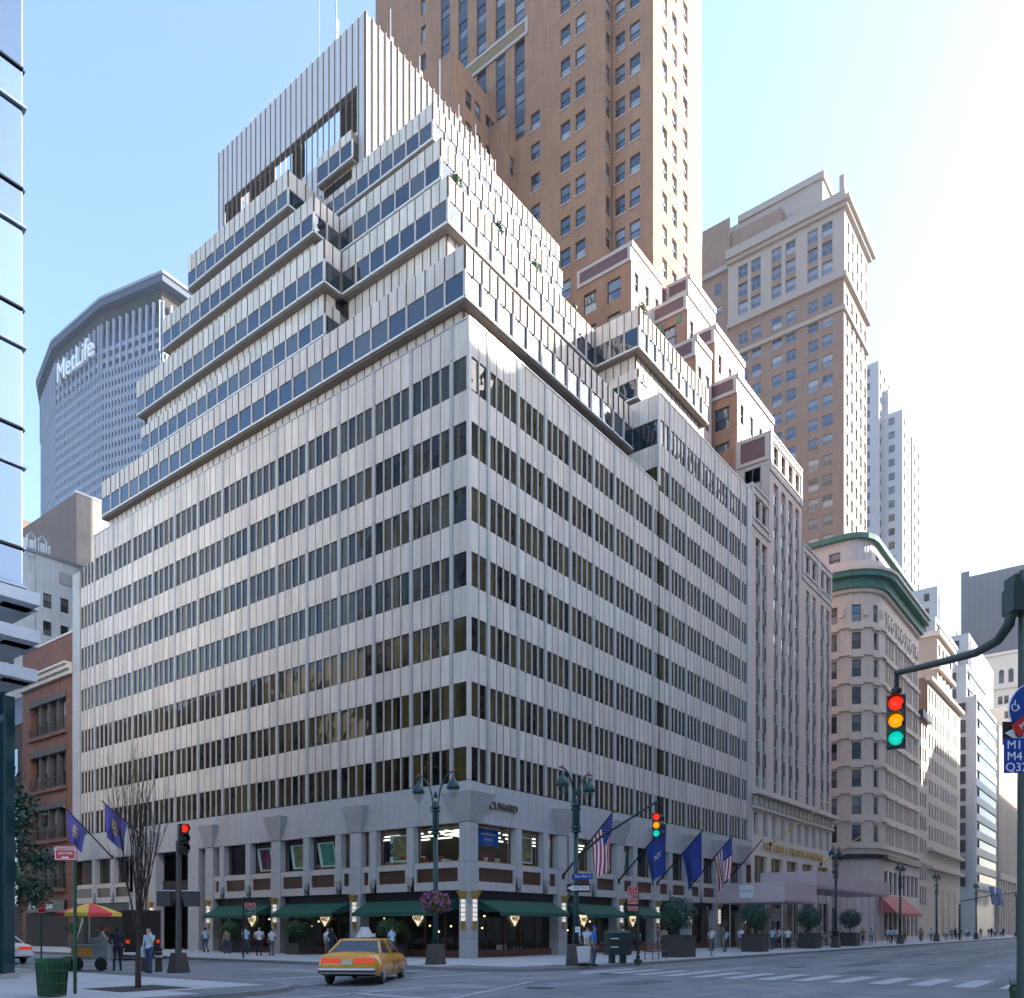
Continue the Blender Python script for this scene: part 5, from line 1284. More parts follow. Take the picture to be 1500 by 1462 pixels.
s = MB(); s.tube([(0, 0, 0), (0, 0, 3.72)], .045, M_SGRN, 8); s.build('post', t)
p = plate(t, (-.17, .14, 3.55), .55, .36, M_SRED, VA, (('NO STANDING', .085, 0, .09, M_SW), ('ANYTIME', .09, 0, -.01, M_SW)), M_SW); arrow(p, [(-.1, -.11), (-.05, -.08), (-.05, -.095), (.05, -.095), (.05, -.08), (.1, -.11), (.05, -.14), (.05, -.125), (-.05, -.125), (-.05, -.14)], M_SW)
t = empty('street_sign', 'black and white one way sign below blue street name plates on the corner lamp', 'sign', (-3.5, -9.3, 3.6))
p = plate(t, (-.1, -.2, .0), 1.05, .38, M_BLACK, VA, (('ONE WAY', .17, .1, 0, M_BLACK),)); arrow(p, [(-.5, 0), (-.22, .15), (-.22, .1), (.48, .1), (.48, -.1), (-.22, -.1), (-.22, -.15)], M_SW, -.0105)
plate(t, (-.28, -.55, .5), .85, .24, M_SBLUE, VA, (('East 46th St', .15, 0, 0, M_SW),)); plate(t, (.28, -.05, .5), .8, .24, M_SBLUE, VA + R(12), (('5th Av', .15, 0, 0, M_SW),))
plate(t, (-.1, -.15, -1.85), .22, .24, M_SW, VA, (('46', .1, 0, 0, M_SGRN),))
t = empty('parking_sign', 'post with three red and white parking signs beside the dark relay box', 'sign', (.9, -10.0, .147))
s = MB(); s.tube([(0, 0, 0), (0, 0, 3.85)], .05, M_BLACK, 8); s.lathe([(.22, 0), (.2, .12), (.1, .2), (.09, .35), (0, .36)], (0, 0, 0), M_BLACK, 10); s.build('post', t)
for z, h, tx in ((3.45, .5, (('NO', .12, 0, .14, M_SW), ('STANDING', .085, 0, 0, M_SW), ('8AM-7PM', .085, 0, -.13, M_SW))), (2.98, .3, (('BUS LANE', .085, 0, .05, M_SW), ('7-10AM', .085, 0, -.07, M_SW))), (2.62, .22, (('ANYTIME', .08, 0, 0, M_SW),))):
    plate(t, (-.22, .16, z), .5, h, M_SRED, VA, tx, M_SW)
t = empty('parking_sign', 'small red and white parking sign on a thin post behind the hot dog umbrella', 'sign', (-14.6, 18.0, .0))
s = MB(); s.tube([(0, 0, 0), (0, 0, 3.5)], .045, M_SGRN, 8); s.build('post', t)
plate(t, (0, -.06, 3.0), .45, .75, M_SRED, VA, (('NO', .13, 0, .22, M_SW), ('STOPPING', .08, 0, .05, M_SW), ('ANYTIME', .08, 0, -.1, M_SW)), M_SW)
t = empty('green_street_sign', 'red and green sign pair on a dark post before the side street awnings', 'sign', (-7.3, 10.2, .147))
s = MB(); s.tube([(0, 0, 0), (0, 0, 3.4)], .05, M_BLACK, 8); s.build('post', t)
plate(t, (.28, -.2, 2.95), .62, .26, M_SRED, VA, (('NO PARKING', .085, 0, 0, M_SW),), M_SW); plate(t, (.28, -.2, 2.6), .62, .36, M_SGRN, VA, (('1 HOUR', .1, 0, .08, M_SW), ('PARKING', .09, 0, -.06, M_SW)), M_SW)
# bus stop signs at the right edge
t = empty('bus_stop_sign', 'round blue bus stop sign with one way arrow and route panel at the right edge', 'sign', c2w(8.36, 13.4) + (.147,))
s = MB(); s.tube([(0, 0, 0), (0, 0, 5.7)], .05, M_BLACK, 8); s.build('post', t)
def vp(x, y, d): xc = (x - 750) / 1228 * d; w = c2w(xc, d); return (w[0] - t.location.x, w[1] - t.location.y, 1.8 + (1360 - y) / 1228 * d - t.location.z)
s = MB(); s.lathe([(0, -.012), (.44, -.012), (.44, .012), (0, .012)], vp(1518, 1040, 13.2), M_SW, 28, (math.cos(R(37.6)), math.sin(R(37.6)), 0)); s.lathe([(0, -.016), (.425, -.016), (.425, .0), (0, .0)], vp(1518, 1040, 13.19), mat('bus_blue', (.01, .05, .28), .45), 28, (math.cos(R(37.6)), math.sin(R(37.6)), 0)); s.build('round_plate', t)
s = MB()
c0 = Vector(vp(1487, 1033, 13.1)); rx = Vector((math.sin(R(37.6)), -math.cos(R(37.6)), 0)); up = Vector((0, 0, 1))
s.tube([c0 + rx * (.05 * math.cos(R(a))) + up * (-.03 + .06 * math.sin(R(a))) for a in range(120, 400, 20)], .007, M_SW, 6); s.tube([c0 + up * .08, c0 + up * .0, c0 + rx * .05, c0 + rx * .07 - up * .06], .007, M_SW, 6); s.build('wheelchair_mark', t)
plate(t, vp(1500, 1062, 13.05), .34, .22, M_SRED, VA, (('M5', .12, 0, 0, M_SW),)).rotation_euler = (0, R(-35), VA)
p = plate(t, vp(1514, 1076, 13.15), 1.1, .36, M_BLACK, VA + R(10), (('ONE WAY', .2, .12, 0, M_BLACK),)); arrow(p, [(-.52, 0), (-.22, .15), (-.22, .11), (.5, .11), (.5, -.11), (-.22, -.11), (-.22, -.15)], M_SW, -.0105)
plate(t, vp(1513, 1107, 13.0), .9, .54, M_SBLUE, VA, (('M1', .19, -.29, .16, M_SW), ('M4', .19, -.29, -.015, M_SW), ('Q32', .19, -.26, -.185, M_SW)))

# ------------------------------------------------------------------ flags
M_FR, M_FWH, M_FBL = mat('flag_red', (.50, .02, .03), .8), mat('flag_white', (.75, .75, .76), .8), mat('flag_blue', (.02, .035, .22), .8)
def cloth(tip, pd, H, L, ph, wid=.30, down=Vector((0, 0, -1))):
    side = pd.cross(Vector((0, 0, 1))).normalized()
    def f(h, fl):
        p = tip - pd * (H * h * (1 - .35 * fl)) + down * (L * fl)
        return p + side * (wid * fl * math.sin(ph + 7 * h + 2.2 * fl)) - pd * (.25 * fl * fl)
    return f
def flag(F, u, z, un, zn, nn, where, kind, ph=0.0, H=2.2, L=3.0):
    t, a, b = flagpole(F, u, z, un, zn, nn, 'black slanting flagpole ' + where, group='flagpoles on the office block')
    if not kind: return
    t2 = empty('flag', {'us': 'stars and stripes flag ', 'blue': 'plain dark blue flag ', 'state': 'dark blue flag with pale emblem ', 'gold': 'violet blue flag with gold letters '}[kind] + where, 'flag', b)
    pd = (b - a).normalized(); f = cloth(-pd * .25, pd, H, L, ph); N, K = 26, 14; s = MB()
    for i in range(N):
        for j in range(K):
            h0, h1, f0, f1 = i / N, (i + 1) / N, j / K, (j + 1) / K
            if kind == 'us': m = M_FBL if (h0 < .53 and f0 < .39) else (M_FR if (i // 2) % 2 == 0 else M_FWH)
            else: m = mat('flag_violet', (.05, .055, .26), .8) if kind == 'gold' else mat('flag_navy', (.02, .045, .23), .8)
            s.poly([f(h0, f0), f(h1, f0), f(h1, f1), f(h0, f1)], m)
    s.build('cloth', t2, smooth=True)
    s = MB(); side = pd.cross(Vector((0, 0, 1))).normalized()
    if kind == 'us':
        for i in range(9):
            for j in range(6 if i % 2 == 0 else 5):
                h = .04 + i * .055; fl = .03 + j * .062 + (.031 if i % 2 else 0)
                for e in (-.012, .012): s.poly([f(h - .010, fl) + side * e, f(h, fl + .009) + side * e, f(h + .010, fl) + side * e, f(h, fl - .009) + side * e], M_FWH)
        s.build('stars', t2)
    elif kind in ('gold', 'state'):
        me = text_mesh('SSS\nSMS\nSSS' if kind == 'gold' else 'NY', .42 if kind == 'gold' else .5, M_GOLD, depth=.0, bold=.01)
        g = mat('gold_thread', (.55, .36, .05), .6) if kind == 'gold' else mat('pale_thread', (.55, .5, .35), .6); me.materials.clear(); me.materials.append(g)
        for e in (-.015, .015):
            m2 = me.copy()
            for v in m2.vertices: v.co = f(min(.97, max(.03, .48 - v.co.x * .42)) if F is R0 else min(.97, max(.03, .48 + v.co.x * .42)), min(.97, max(.05, .5 - v.co.z * .38))) + side * e
            m2.update(); link('lettering', m2, t2)['kind'] = 'stuff'
        s.build('trim', t2) if s.f else None
flag(R0, 9.0, 5.1, 8.9, 9.0, 4.0, 'nearest the street corner on the avenue', 'us', .4)
flag(R0, 15.9, 5.1, 15.9, 9.0, 4.0, 'second from the corner on the avenue behind the signal', 'state', 1.7)
flag(R0, 21.6, 5.2, 21.4, 9.0, 4.0, 'third from the corner on the avenue', 'blue', 2.6)
flag(R0, 27.3, 5.2, 26.8, 9.1, 4.0, 'fourth from the corner on the avenue', 'us', 3.3)
flag(R0, 33.3, 5.3, 32.7, 9.15, 4.0, 'without a flag at the start of the pink shed', None)
flag(L0, 38.9, 7.7, 40.6, 11.7, 3.2, 'on the side street nearest the brick house', 'gold', .6, 2.2, 2.3)
flag(L0, 32.8, 8.5, 34.4, 11.6, 3.2, 'on the side street behind the bare tree', 'gold', 2.4, 2.2, 2.5)
# ------------------------------------------------------------------ trees and shrubs
t = empty('bare_tree', 'young leafless street tree with upright twigs in the near pavement', 'tree', (-23.05, -7.75, .147))
M_BARK = mat('dark_bark', (.05, .034, .025), .9, var=.2, nscale=8)
s = MB(); s.tube([(0, 0, 0), (.0, .01, .7), (.02, 0, 1.35)], [.085, .07, .06], M_BARK, 9); s.build('trunk', t)
s = MB(); rb = random.Random(11)
def twig(p, d, ln, r, dep):
    pts_ = [Vector(p)]; q_ = Vector(p); dd = Vector(d)
    for i in range(5):
        dd = (dd + Vector((rb.gauss(0, .07), rb.gauss(0, .07), .14))).normalized(); q_ = q_ + dd * ln / 5; pts_.append(q_.copy())
    s.tube(pts_, [r * (1 - .16 * i) for i in range(6)], M_BARK, 5, False)
    if dep:
        for k in range(3 if dep > 1 else 3):
            i = rb.randrange(1, 5); a = rb.random() * 6.28
            twig(pts_[i], (dd + Vector((math.cos(a), math.sin(a), .2)) * .2).normalized(), ln * .6, r * .5, dep - 1)
for k in range(12):
    a = k * 2.4; sp = .10 + .20 * rb.random()
    twig((.02, 0, 1.25 + .1 * rb.random()), Vector((math.cos(a) * sp, math.sin(a) * sp, 1)).normalized(), 2.9 + rb.random() * .8, .03, 3 if k % 2 else 2)
s.build('branches', t)
s = MB(); s.box(-1.0, 1.0, -1.0, 1.0, 0, .012, mat('tree_pit_soil', (.05, .04, .035), .95, var=.2)); s.build('tree_pit', t)
t = empty('leafy_tree', 'leafy green street tree reaching in from the left edge', 'tree', (-22.5, 4.3, .147))
s = MB(); s.tube([(0, 0, 0), (.1, 0, 2), (.1, .1, 4.2)], [.16, .13, .1], M_BARK, 8)
rb = random.Random(5); cl = []
for k in range(16):
    a = k * 2.4; e = Vector((math.cos(a) * (1.0 + rb.random()), math.sin(a) * (1.0 + rb.random()), 3.0 + k * .26)); s.tube([(.1, 0, 2.4 + k * .1), e * .6 + Vector((0, 0, 1.2)), e], [.06, .04, .015], M_BARK, 5); cl.append(e)
s.build('trunk', t)
s = MB()
for i, e in enumerate(cl): leafball(s, e, .95, .65, 420, .10, LGB, i, .15)
s.build('crown', t)['kind'] = 'stuff'
M_PLANT = mat('bronze_planter', (.055, .045, .04), .6, var=.1)
def planter(loc, label, w, h, r, rzb, sq=True, seed=1, mats=LGB, grp='planters along the avenue kerb'):
    t = empty('planter', label, 'planter', loc, 0, grp)
    b = MB(); b.box(-w / 2, w / 2, -w / 2, w / 2, 0, h, M_PLANT); b.box(-w / 2 - .05, w / 2 + .05, -w / 2 - .05, w / 2 + .05, h - .1, h + .0, M_PLANT); b.build('box', t)
    b = MB(); b.box(-w / 2 + .08, w / 2 - .08, -w / 2 + .08, w / 2 - .08, h, h + .02, mat('soil', (.03, .022, .015), .95)); b.build('soil', t)
    b = MB(); b.tube([(0, 0, h), (0, 0, h + rzb + .3)], .06, M_BARK, 6)
    for k in range(5): b.tube([(0, 0, h + .35), (r * .6 * math.cos(k * 1.26), r * .6 * math.sin(k * 1.26), h + .35 + rzb)], [.035, .01], M_BARK, 5)
    b.build('trunk', t)
    b = MB(); leafball(b, (0, 0, h + .35 + rzb), r, rzb, 2600, .07, mats, seed, .5); b.build('crown', t)['kind'] = 'stuff'
for (x, y), lb, sd in (((9.3, -8.0), 'square planter with a round clipped bush beside the wooden bench', 1), ((22.9, -7.2), 'square planter with a round bush in front of the clearance sale banner', 2), ((35.4, -7.0), 'square planter with a round bush beside the shed posts', 3), ((47.0, -7.0), 'square planter with a round bush under the tall part of the shed', 4)):
    planter((x, y, .147), lb, 1.45, 1.25, 1.05, .95, seed=sd)
for (x, y), lb, sd in (((-1.0, 5.0), 'low shrub tub before the second green awning on the side street', 5), ((-.9, 13.4), 'low shrub tub before the middle awning on the side street', 6), ((-.9, 20.5), 'low shrub tub before the third awning on the side street', 7), ((-.9, 39.5), 'dark shrub tub left of the office entrance', 8), ((-.9, 43.0), 'dark shrub tub next to the brick house', 9)):
    planter((x, y, .147), lb, 1.3, .7, .95, .6, seed=sd, mats=LG, grp='shrub tubs along the side street')
# plants on the terraces
for i, ((x, y, z), r, lb) in enumerate((((8.6, 8.7, 53.2), .75, 'shrub on the terrace corner above the second window band'), ((13.4, 8.7, 53.2), .6, 'shrub on the avenue terrace left of centre'), ((18.0, 8.7, 53.2), .6, 'shrub on the avenue terrace midway along'), ((27.2, 4.3, 53.3), .8, 'shrub on the roof corner of the forward avenue block'), ((23.6, 8.7, 53.2), .5, 'small shrub near the far end of the avenue terrace'))):
    t = empty('terrace_plant', lb, 'plant', (x, y, z - .3), 0, 'plants on the roof terraces'); b = MB(); leafball(b, (0, 0, .5), r * .7, r, 420, .12, LG, i, .1); b.build('foliage', t)['kind'] = 'stuff'
    b = MB(); b.tube([(0, 0, -.2), (0, 0, .6)], .04, M_BARK, 5); b.build('stem', t)

# ------------------------------------------------------------------ sidewalk shed
M_PLY = mat('pink_plywood', (.60, .47, .47), .75, var=.05, isl=.03); M_POST = mat('shed_pipe', (.50, .42, .42), .6)
t = empty('sidewalk_shed', 'pink plywood sidewalk shed on thin posts along the avenue', 'shed', (0, 0, 0))
SF = FR(-6.0)
def sheets(u0, u1, z0, z1, F, w=2.44):
    n = max(1, round((u1 - u0) / w)); w = (u1 - u0) / n
    for j in range(n):
        q_ = MB(); q_.hexa([F.P(u0 + j * w + .006, z0, -.02), F.P(u0 + (j + 1) * w - .006, z0, -.02), F.P(u0 + (j + 1) * w - .006, z0, .02), F.P(u0 + j * w + .006, z0, .02), F.P(u0 + j * w + .006, z1, -.02), F.P(u0 + (j + 1) * w - .006, z1, -.02), F.P(u0 + (j + 1) * w - .006, z1, .02), F.P(u0 + j * w + .006, z1, .02)], M_PLY); q_.build('plywood_sheet', t)
sheets(32.3, 40.3, 4.1, 5.6, SF); sheets(40.35, 66, 5.6, 6.9, SF)
sheets(-5.98, -.3, 4.1, 5.6, FL(32.3)); q_ = MB(); q_.poly([(40.3, -5.98, 5.4), (40.3, -.9, 5.4), (40.3, -.9, 6.9), (40.3, -5.98, 6.9)], M_PLY); q_.build('plywood_sheet', t)
q_ = MB(); q_.box(32.35, 40.2, -5.95, -.3, 3.95, 4.1, M_PLY); q_.box(40.4, 66, -5.95, -.8, 5.4, 5.58, M_PLY); q_.build('deck', t)
for i in range(13):
    x = 32.6 + i * 2.6; z = 3.95 if x < 40.3 else 5.4
    for y in (-5.7, -1.2):
        q_ = MB(); q_.tube([(x, y, .147), (x, y, z)], .05, M_POST, 7); q_.box(x - .12, x + .12, y - .12, y + .12, .147, .17, M_POST); q_.build('post', t)
    if 34 < x < 60:
        q_ = MB(); q_.tube([(x, -5.7, 1.1), (x + 2.6, -5.7, 1.1)], .03, M_POST, 6); q_.tube([(x, -5.7, .4), (x + 2.6, -5.7, 2.6)], .025, M_POST, 6); q_.build('brace', t)
q_ = MB(); q_.box(32.24, 32.26, -3.4, -2.2, 4.35, 5.4, M_SW); q_.build('notice', t); face_text('APPLAUSE', .2, mat('grey_ink', (.25, .25, .28), .6), FL(32.23), -2.8, 4.9, .0, t)
t = empty('sale_banner', 'white clearance sale banner with red letters under the shed', 'banner', (40.7, -1.1, 3.1)); q_ = MB(); q_.box(-5.7, 5.7, -.02, .02, -.6, .62, mat('banner_cloth', (.50, .42, .42), .8)); q_.build('cloth', t)
link('lettering', text_mesh('CLEARANCE SALE', .62, M_REDL, depth=.002, bold=.015), t, (0, -.03, .28)); link('lettering', text_mesh('UP TO 70% OFF', .45, M_REDL, depth=.002, bold=.012), t, (0.4, -.03, -.28))
t = empty('sloped_awning', 'faded red shop awning beyond the sidewalk shed', 'awning', (92.5, 0, 0)); q_ = MB(); ra = mat('faded_red_canvas', (.42, .12, .10), .8, var=.05)
q_.poly([(-7, .0, 6.4), (6.5, 0, 6.4), (7.4, -2.4, 3.9), (-7.6, -2.4, 3.9)], ra); q_.poly([(-7, 0, 6.4), (-7.6, -2.4, 3.9), (-7, 0, 3.9)], ra); q_.poly([(6.5, 0, 6.4), (7.4, -2.4, 3.9), (6.5, 0, 3.9)], ra); q_.build('canvas', t)
q_ = MB(); q_.poly([(-7.6, -2.41, 3.9), (7.4, -2.41, 3.9), (7.4, -2.41, 3.5), (-7.6, -2.41, 3.5)], ra); q_.build('valance', t)
for i, x in enumerate((176, 186)):
    t = empty('blue_banner', ('blue banner nearer the silver building far down the avenue', 'blue banner farther along the silver building')[i], 'banner', (x, -1.5, 9)); q_ = MB(); q_.hexa([(-3, -.1, -2), (3, -.1, -2), (3, .1, -2), (-3, .1, -2), (-3, .5, 2), (3, .5, 2), (3, .7, 2), (-3, .7, 2)], mat('blue_canvas', (.03, .05, .30), .8)); q_.build('cloth', t)

# ------------------------------------------------------------------ kerbside things
t = empty('litter_bin', 'green wire litter bin with a green liner at the near corner', 'litter bin', (-25.75, -8.75, .147))
M_BIN = mat('bin_green', (.012, .05, .02), .5)
q_ = MB()
for k in range(28):
    a = 2 * math.pi * k / 28; q_.tube([(.30 * math.cos(a), .30 * math.sin(a), .03), (.36 * math.cos(a), .36 * math.sin(a), .9)], .011, M_BIN, 5)
for z, r_ in ((.04, .3), (.3, .32), (.6, .34), (.88, .36)): q_.lathe([(r_, 0), (r_ + .015, .02), (r_, .04)], (0, 0, z), M_BIN, 24)
q_.build('cage', t); q_ = MB(); q_.lathe([(.27, .05), (.33, .86), (.40, .93), (.38, .87), (.35, .8)], (0, 0, 0), mat('liner_film', (.012, .10, .035), .35), 20); q_.build('liner', t)
q_ = MB(); q_.lathe([(0, 0), (.27, .0), (.30, .45), (.1, .5), (0, .52)], (0, 0, .06), mat('rubbish', (.10, .06, .03), .9, var=.3, nscale=9), 14); q_.build('contents', t)
t = empty('litter_bin', 'green topped litter bin cut off at the lower right edge', 'litter bin', c2w(9.05, 14.6) + (.147,))
q_ = MB(); q_.lathe([(.3, 0), (.33, .45), (.34, .62), (.30, .64), (.28, .5)], (0, 0, 0), M_BIN, 18); q_.build('cage', t); q_ = MB(); leafball(q_, (0, 0, .6), .34, .15, 160, .12, [MATS['liner_film']], 3, .2); q_.build('liner', t)
t = empty('relay_box', 'dark green relay box on two legs at the avenue kerb', 'relay box', (-.3, -9.55, .147), R(37.6 - 90) + R(15))
q_ = MB(); q_.box(-.55, .55, -.42, .42, .4, 1.45, mat('relay_green', (.018, .03, .03), .45, var=.2)); q_.hexa([(-.55, -.42, 1.45), (.55, -.42, 1.45), (.55, .42, 1.45), (-.55, .42, 1.45), (-.45, -.3, 1.56), (.45, -.3, 1.56), (.45, .3, 1.56), (-.45, .3, 1.56)], MATS['relay_green']); q_.build('cabinet', t)
for x in (-.28, .28): q_ = MB(); q_.box(x - .1, x + .1, -.2, .2, 0, .4, MATS['relay_green']); q_.build('leg', t)
for z in (.75, 1.15): q_ = MB(); q_.box(-.5, -.1, -.425, -.42, z, z + .05, M_SW); q_.build('label_strip', t)
t = empty('bench', 'wooden slatted bench at the avenue kerb', 'bench', (4.6, -9.0, .147), R(0))
M_WOOD = mat('bench_wood', (.20, .09, .045), .6, var=.15, nscale=5)
for k in range(5): q_ = MB(); q_.box(-.95, .95, -.25 + k * .1, -.18 + k * .1, .43, .47, M_WOOD); q_.build('seat_slat', t)
for k in range(4): q_ = MB(); q_.box(-.95, .95, .26 + k * .02, .29 + k * .02, .52 + k * .11, .60 + k * .11, M_WOOD); q_.build('back_slat', t)
for x in (-.75, .75):
    q_ = MB(); q_.tube([(x, -.22, 0), (x, -.22, .43), (x, .22, .43), (x, .34, .95)], .025, M_BLACK, 6); q_.tube([(x, .24, 0), (x, .22, .43)], .025, M_BLACK, 6); q_.build('leg', t)
t = empty('thin_pole', 'thin leaning stake beside the avenue planters', 'pole', (12.5, -8.6, .147)); q_ = MB(); q_.tube([(0, 0, 0), (-.45, .1, 3.0)], [.035, .03], mat('weathered_wood', (.22, .18, .13), .8), 7); q_.build('shaft', t); q_ = MB(); q_.lathe([(.12, 0), (.1, .04), (.05, .06)], (0, 0, 0), M_BLACK, 8); q_.build('foot', t)
for i, (x, y) in enumerate(((-18.0, .1), (-18.2, .75))):
    t = empty('bollard', ('short dark bollard nearest the corner signal pole', 'short dark bollard second from the corner signal pole')[i], 'bollard', (x, y, .147), 0, 'bollards by the corner signal'); q_ = MB(); q_.lathe([(.13, 0), (.12, .5), (.12, .66), (.14, .68), (.14, .74), (.08, .78), (0, .79)], (0, 0, 0), mat('bollard_iron', (.05, .035, .03), .6), 12); q_.build('post', t); q_ = MB(); q_.lathe([(.122, 0), (.126, .01), (.126, .05), (.122, .06)], (0, 0, .56), M_SW, 12); q_.build('reflective_band', t)
# hot dog cart
t = empty('food_cart', 'steel hot dog cart on the near side street pavement', 'food cart', (-18.9, 3.1, .147), R(37.6 - 90) - R(8))
q_ = MB(); q_.box(-.8, .8, -.4, .4, .45, 1.0, M_STEEL); q_.box(-.85, .85, -.45, .45, .97, 1.02, M_STEEL); q_.build('body', t, bevel=.02)
q_ = MB(); q_.box(-.1, .5, -.3, .3, 1.02, 1.3, M_STEEL); q_.build('steam_bin', t); q_ = MB(); q_.box(-.75, .1, -.42, -.4, .55, .92, mat('cart_sign', (.55, .08, .03), .6, var=.3, nscale=6, col2=(.6, .45, .1))); q_.build('sign_panel', t)
for x in (-.5, .5):
    q_ = MB(); q_.lathe([(.0, -.04), (.24, -.04), (.27, 0), (.24, .04), (0, .04)], (x, -.44, .27), mat('tyre_rubber', (.02, .02, .02), .8), 16, (0, 1, 0)); q_.build('wheel', t)
q_ = MB(); q_.lathe([(.2, 0), (.24, .5), (.2, .55), (0, .56)], (-1.15, -.1, 0), mat('cart_bin', (.06, .22, .03), .5), 12); q_.build('side_bin', t)
t = empty('parasol', 'red and yellow market umbrella over the hot dog cart', 'umbrella', (-19.05, 3.35, .147)); q_ = MB(); q_.tube([(0, 0, .4), (0, 0, 2.62)], .025, M_WHITE, 8); q_.build('pole', t)
um = [mat('umbrella_yellow', (.75, .50, .06), .7), mat('umbrella_red', (.70, .06, .06), .7)]
for k in range(8):
    a0, a1 = k * math.pi / 4 + .3, (k + 1) * math.pi / 4 + .3; q_ = MB(); Pn = lambda a, r_, z: (r_ * math.cos(a), r_ * math.sin(a), z); am = (a0 + a1) / 2
    q_.poly([(0, 0, 2.66), Pn(a0, .55, 2.5), Pn(am, .52, 2.49), Pn(a1, .55, 2.5)], um[k % 2]); q_.poly([Pn(a0, .55, 2.5), Pn(a0, 1.15, 2.26), Pn(am, 1.06, 2.27), Pn(am, .52, 2.49)], um[k % 2]); q_.poly([Pn(am, .52, 2.49), Pn(am, 1.06, 2.27), Pn(a1, 1.15, 2.26), Pn(a1, .55, 2.5)], um[k % 2])
    q_.poly([Pn(a0, 1.15, 2.26), Pn(a0, 1.16, 2.12), Pn(am, 1.07, 2.13), Pn(am, 1.06, 2.27)], um[k % 2]); q_.poly([Pn(am, 1.06, 2.27), Pn(am, 1.07, 2.13), Pn(a1, 1.16, 2.12), Pn(a1, 1.15, 2.26)], um[k % 2]); q_.build('canopy_panel', t)

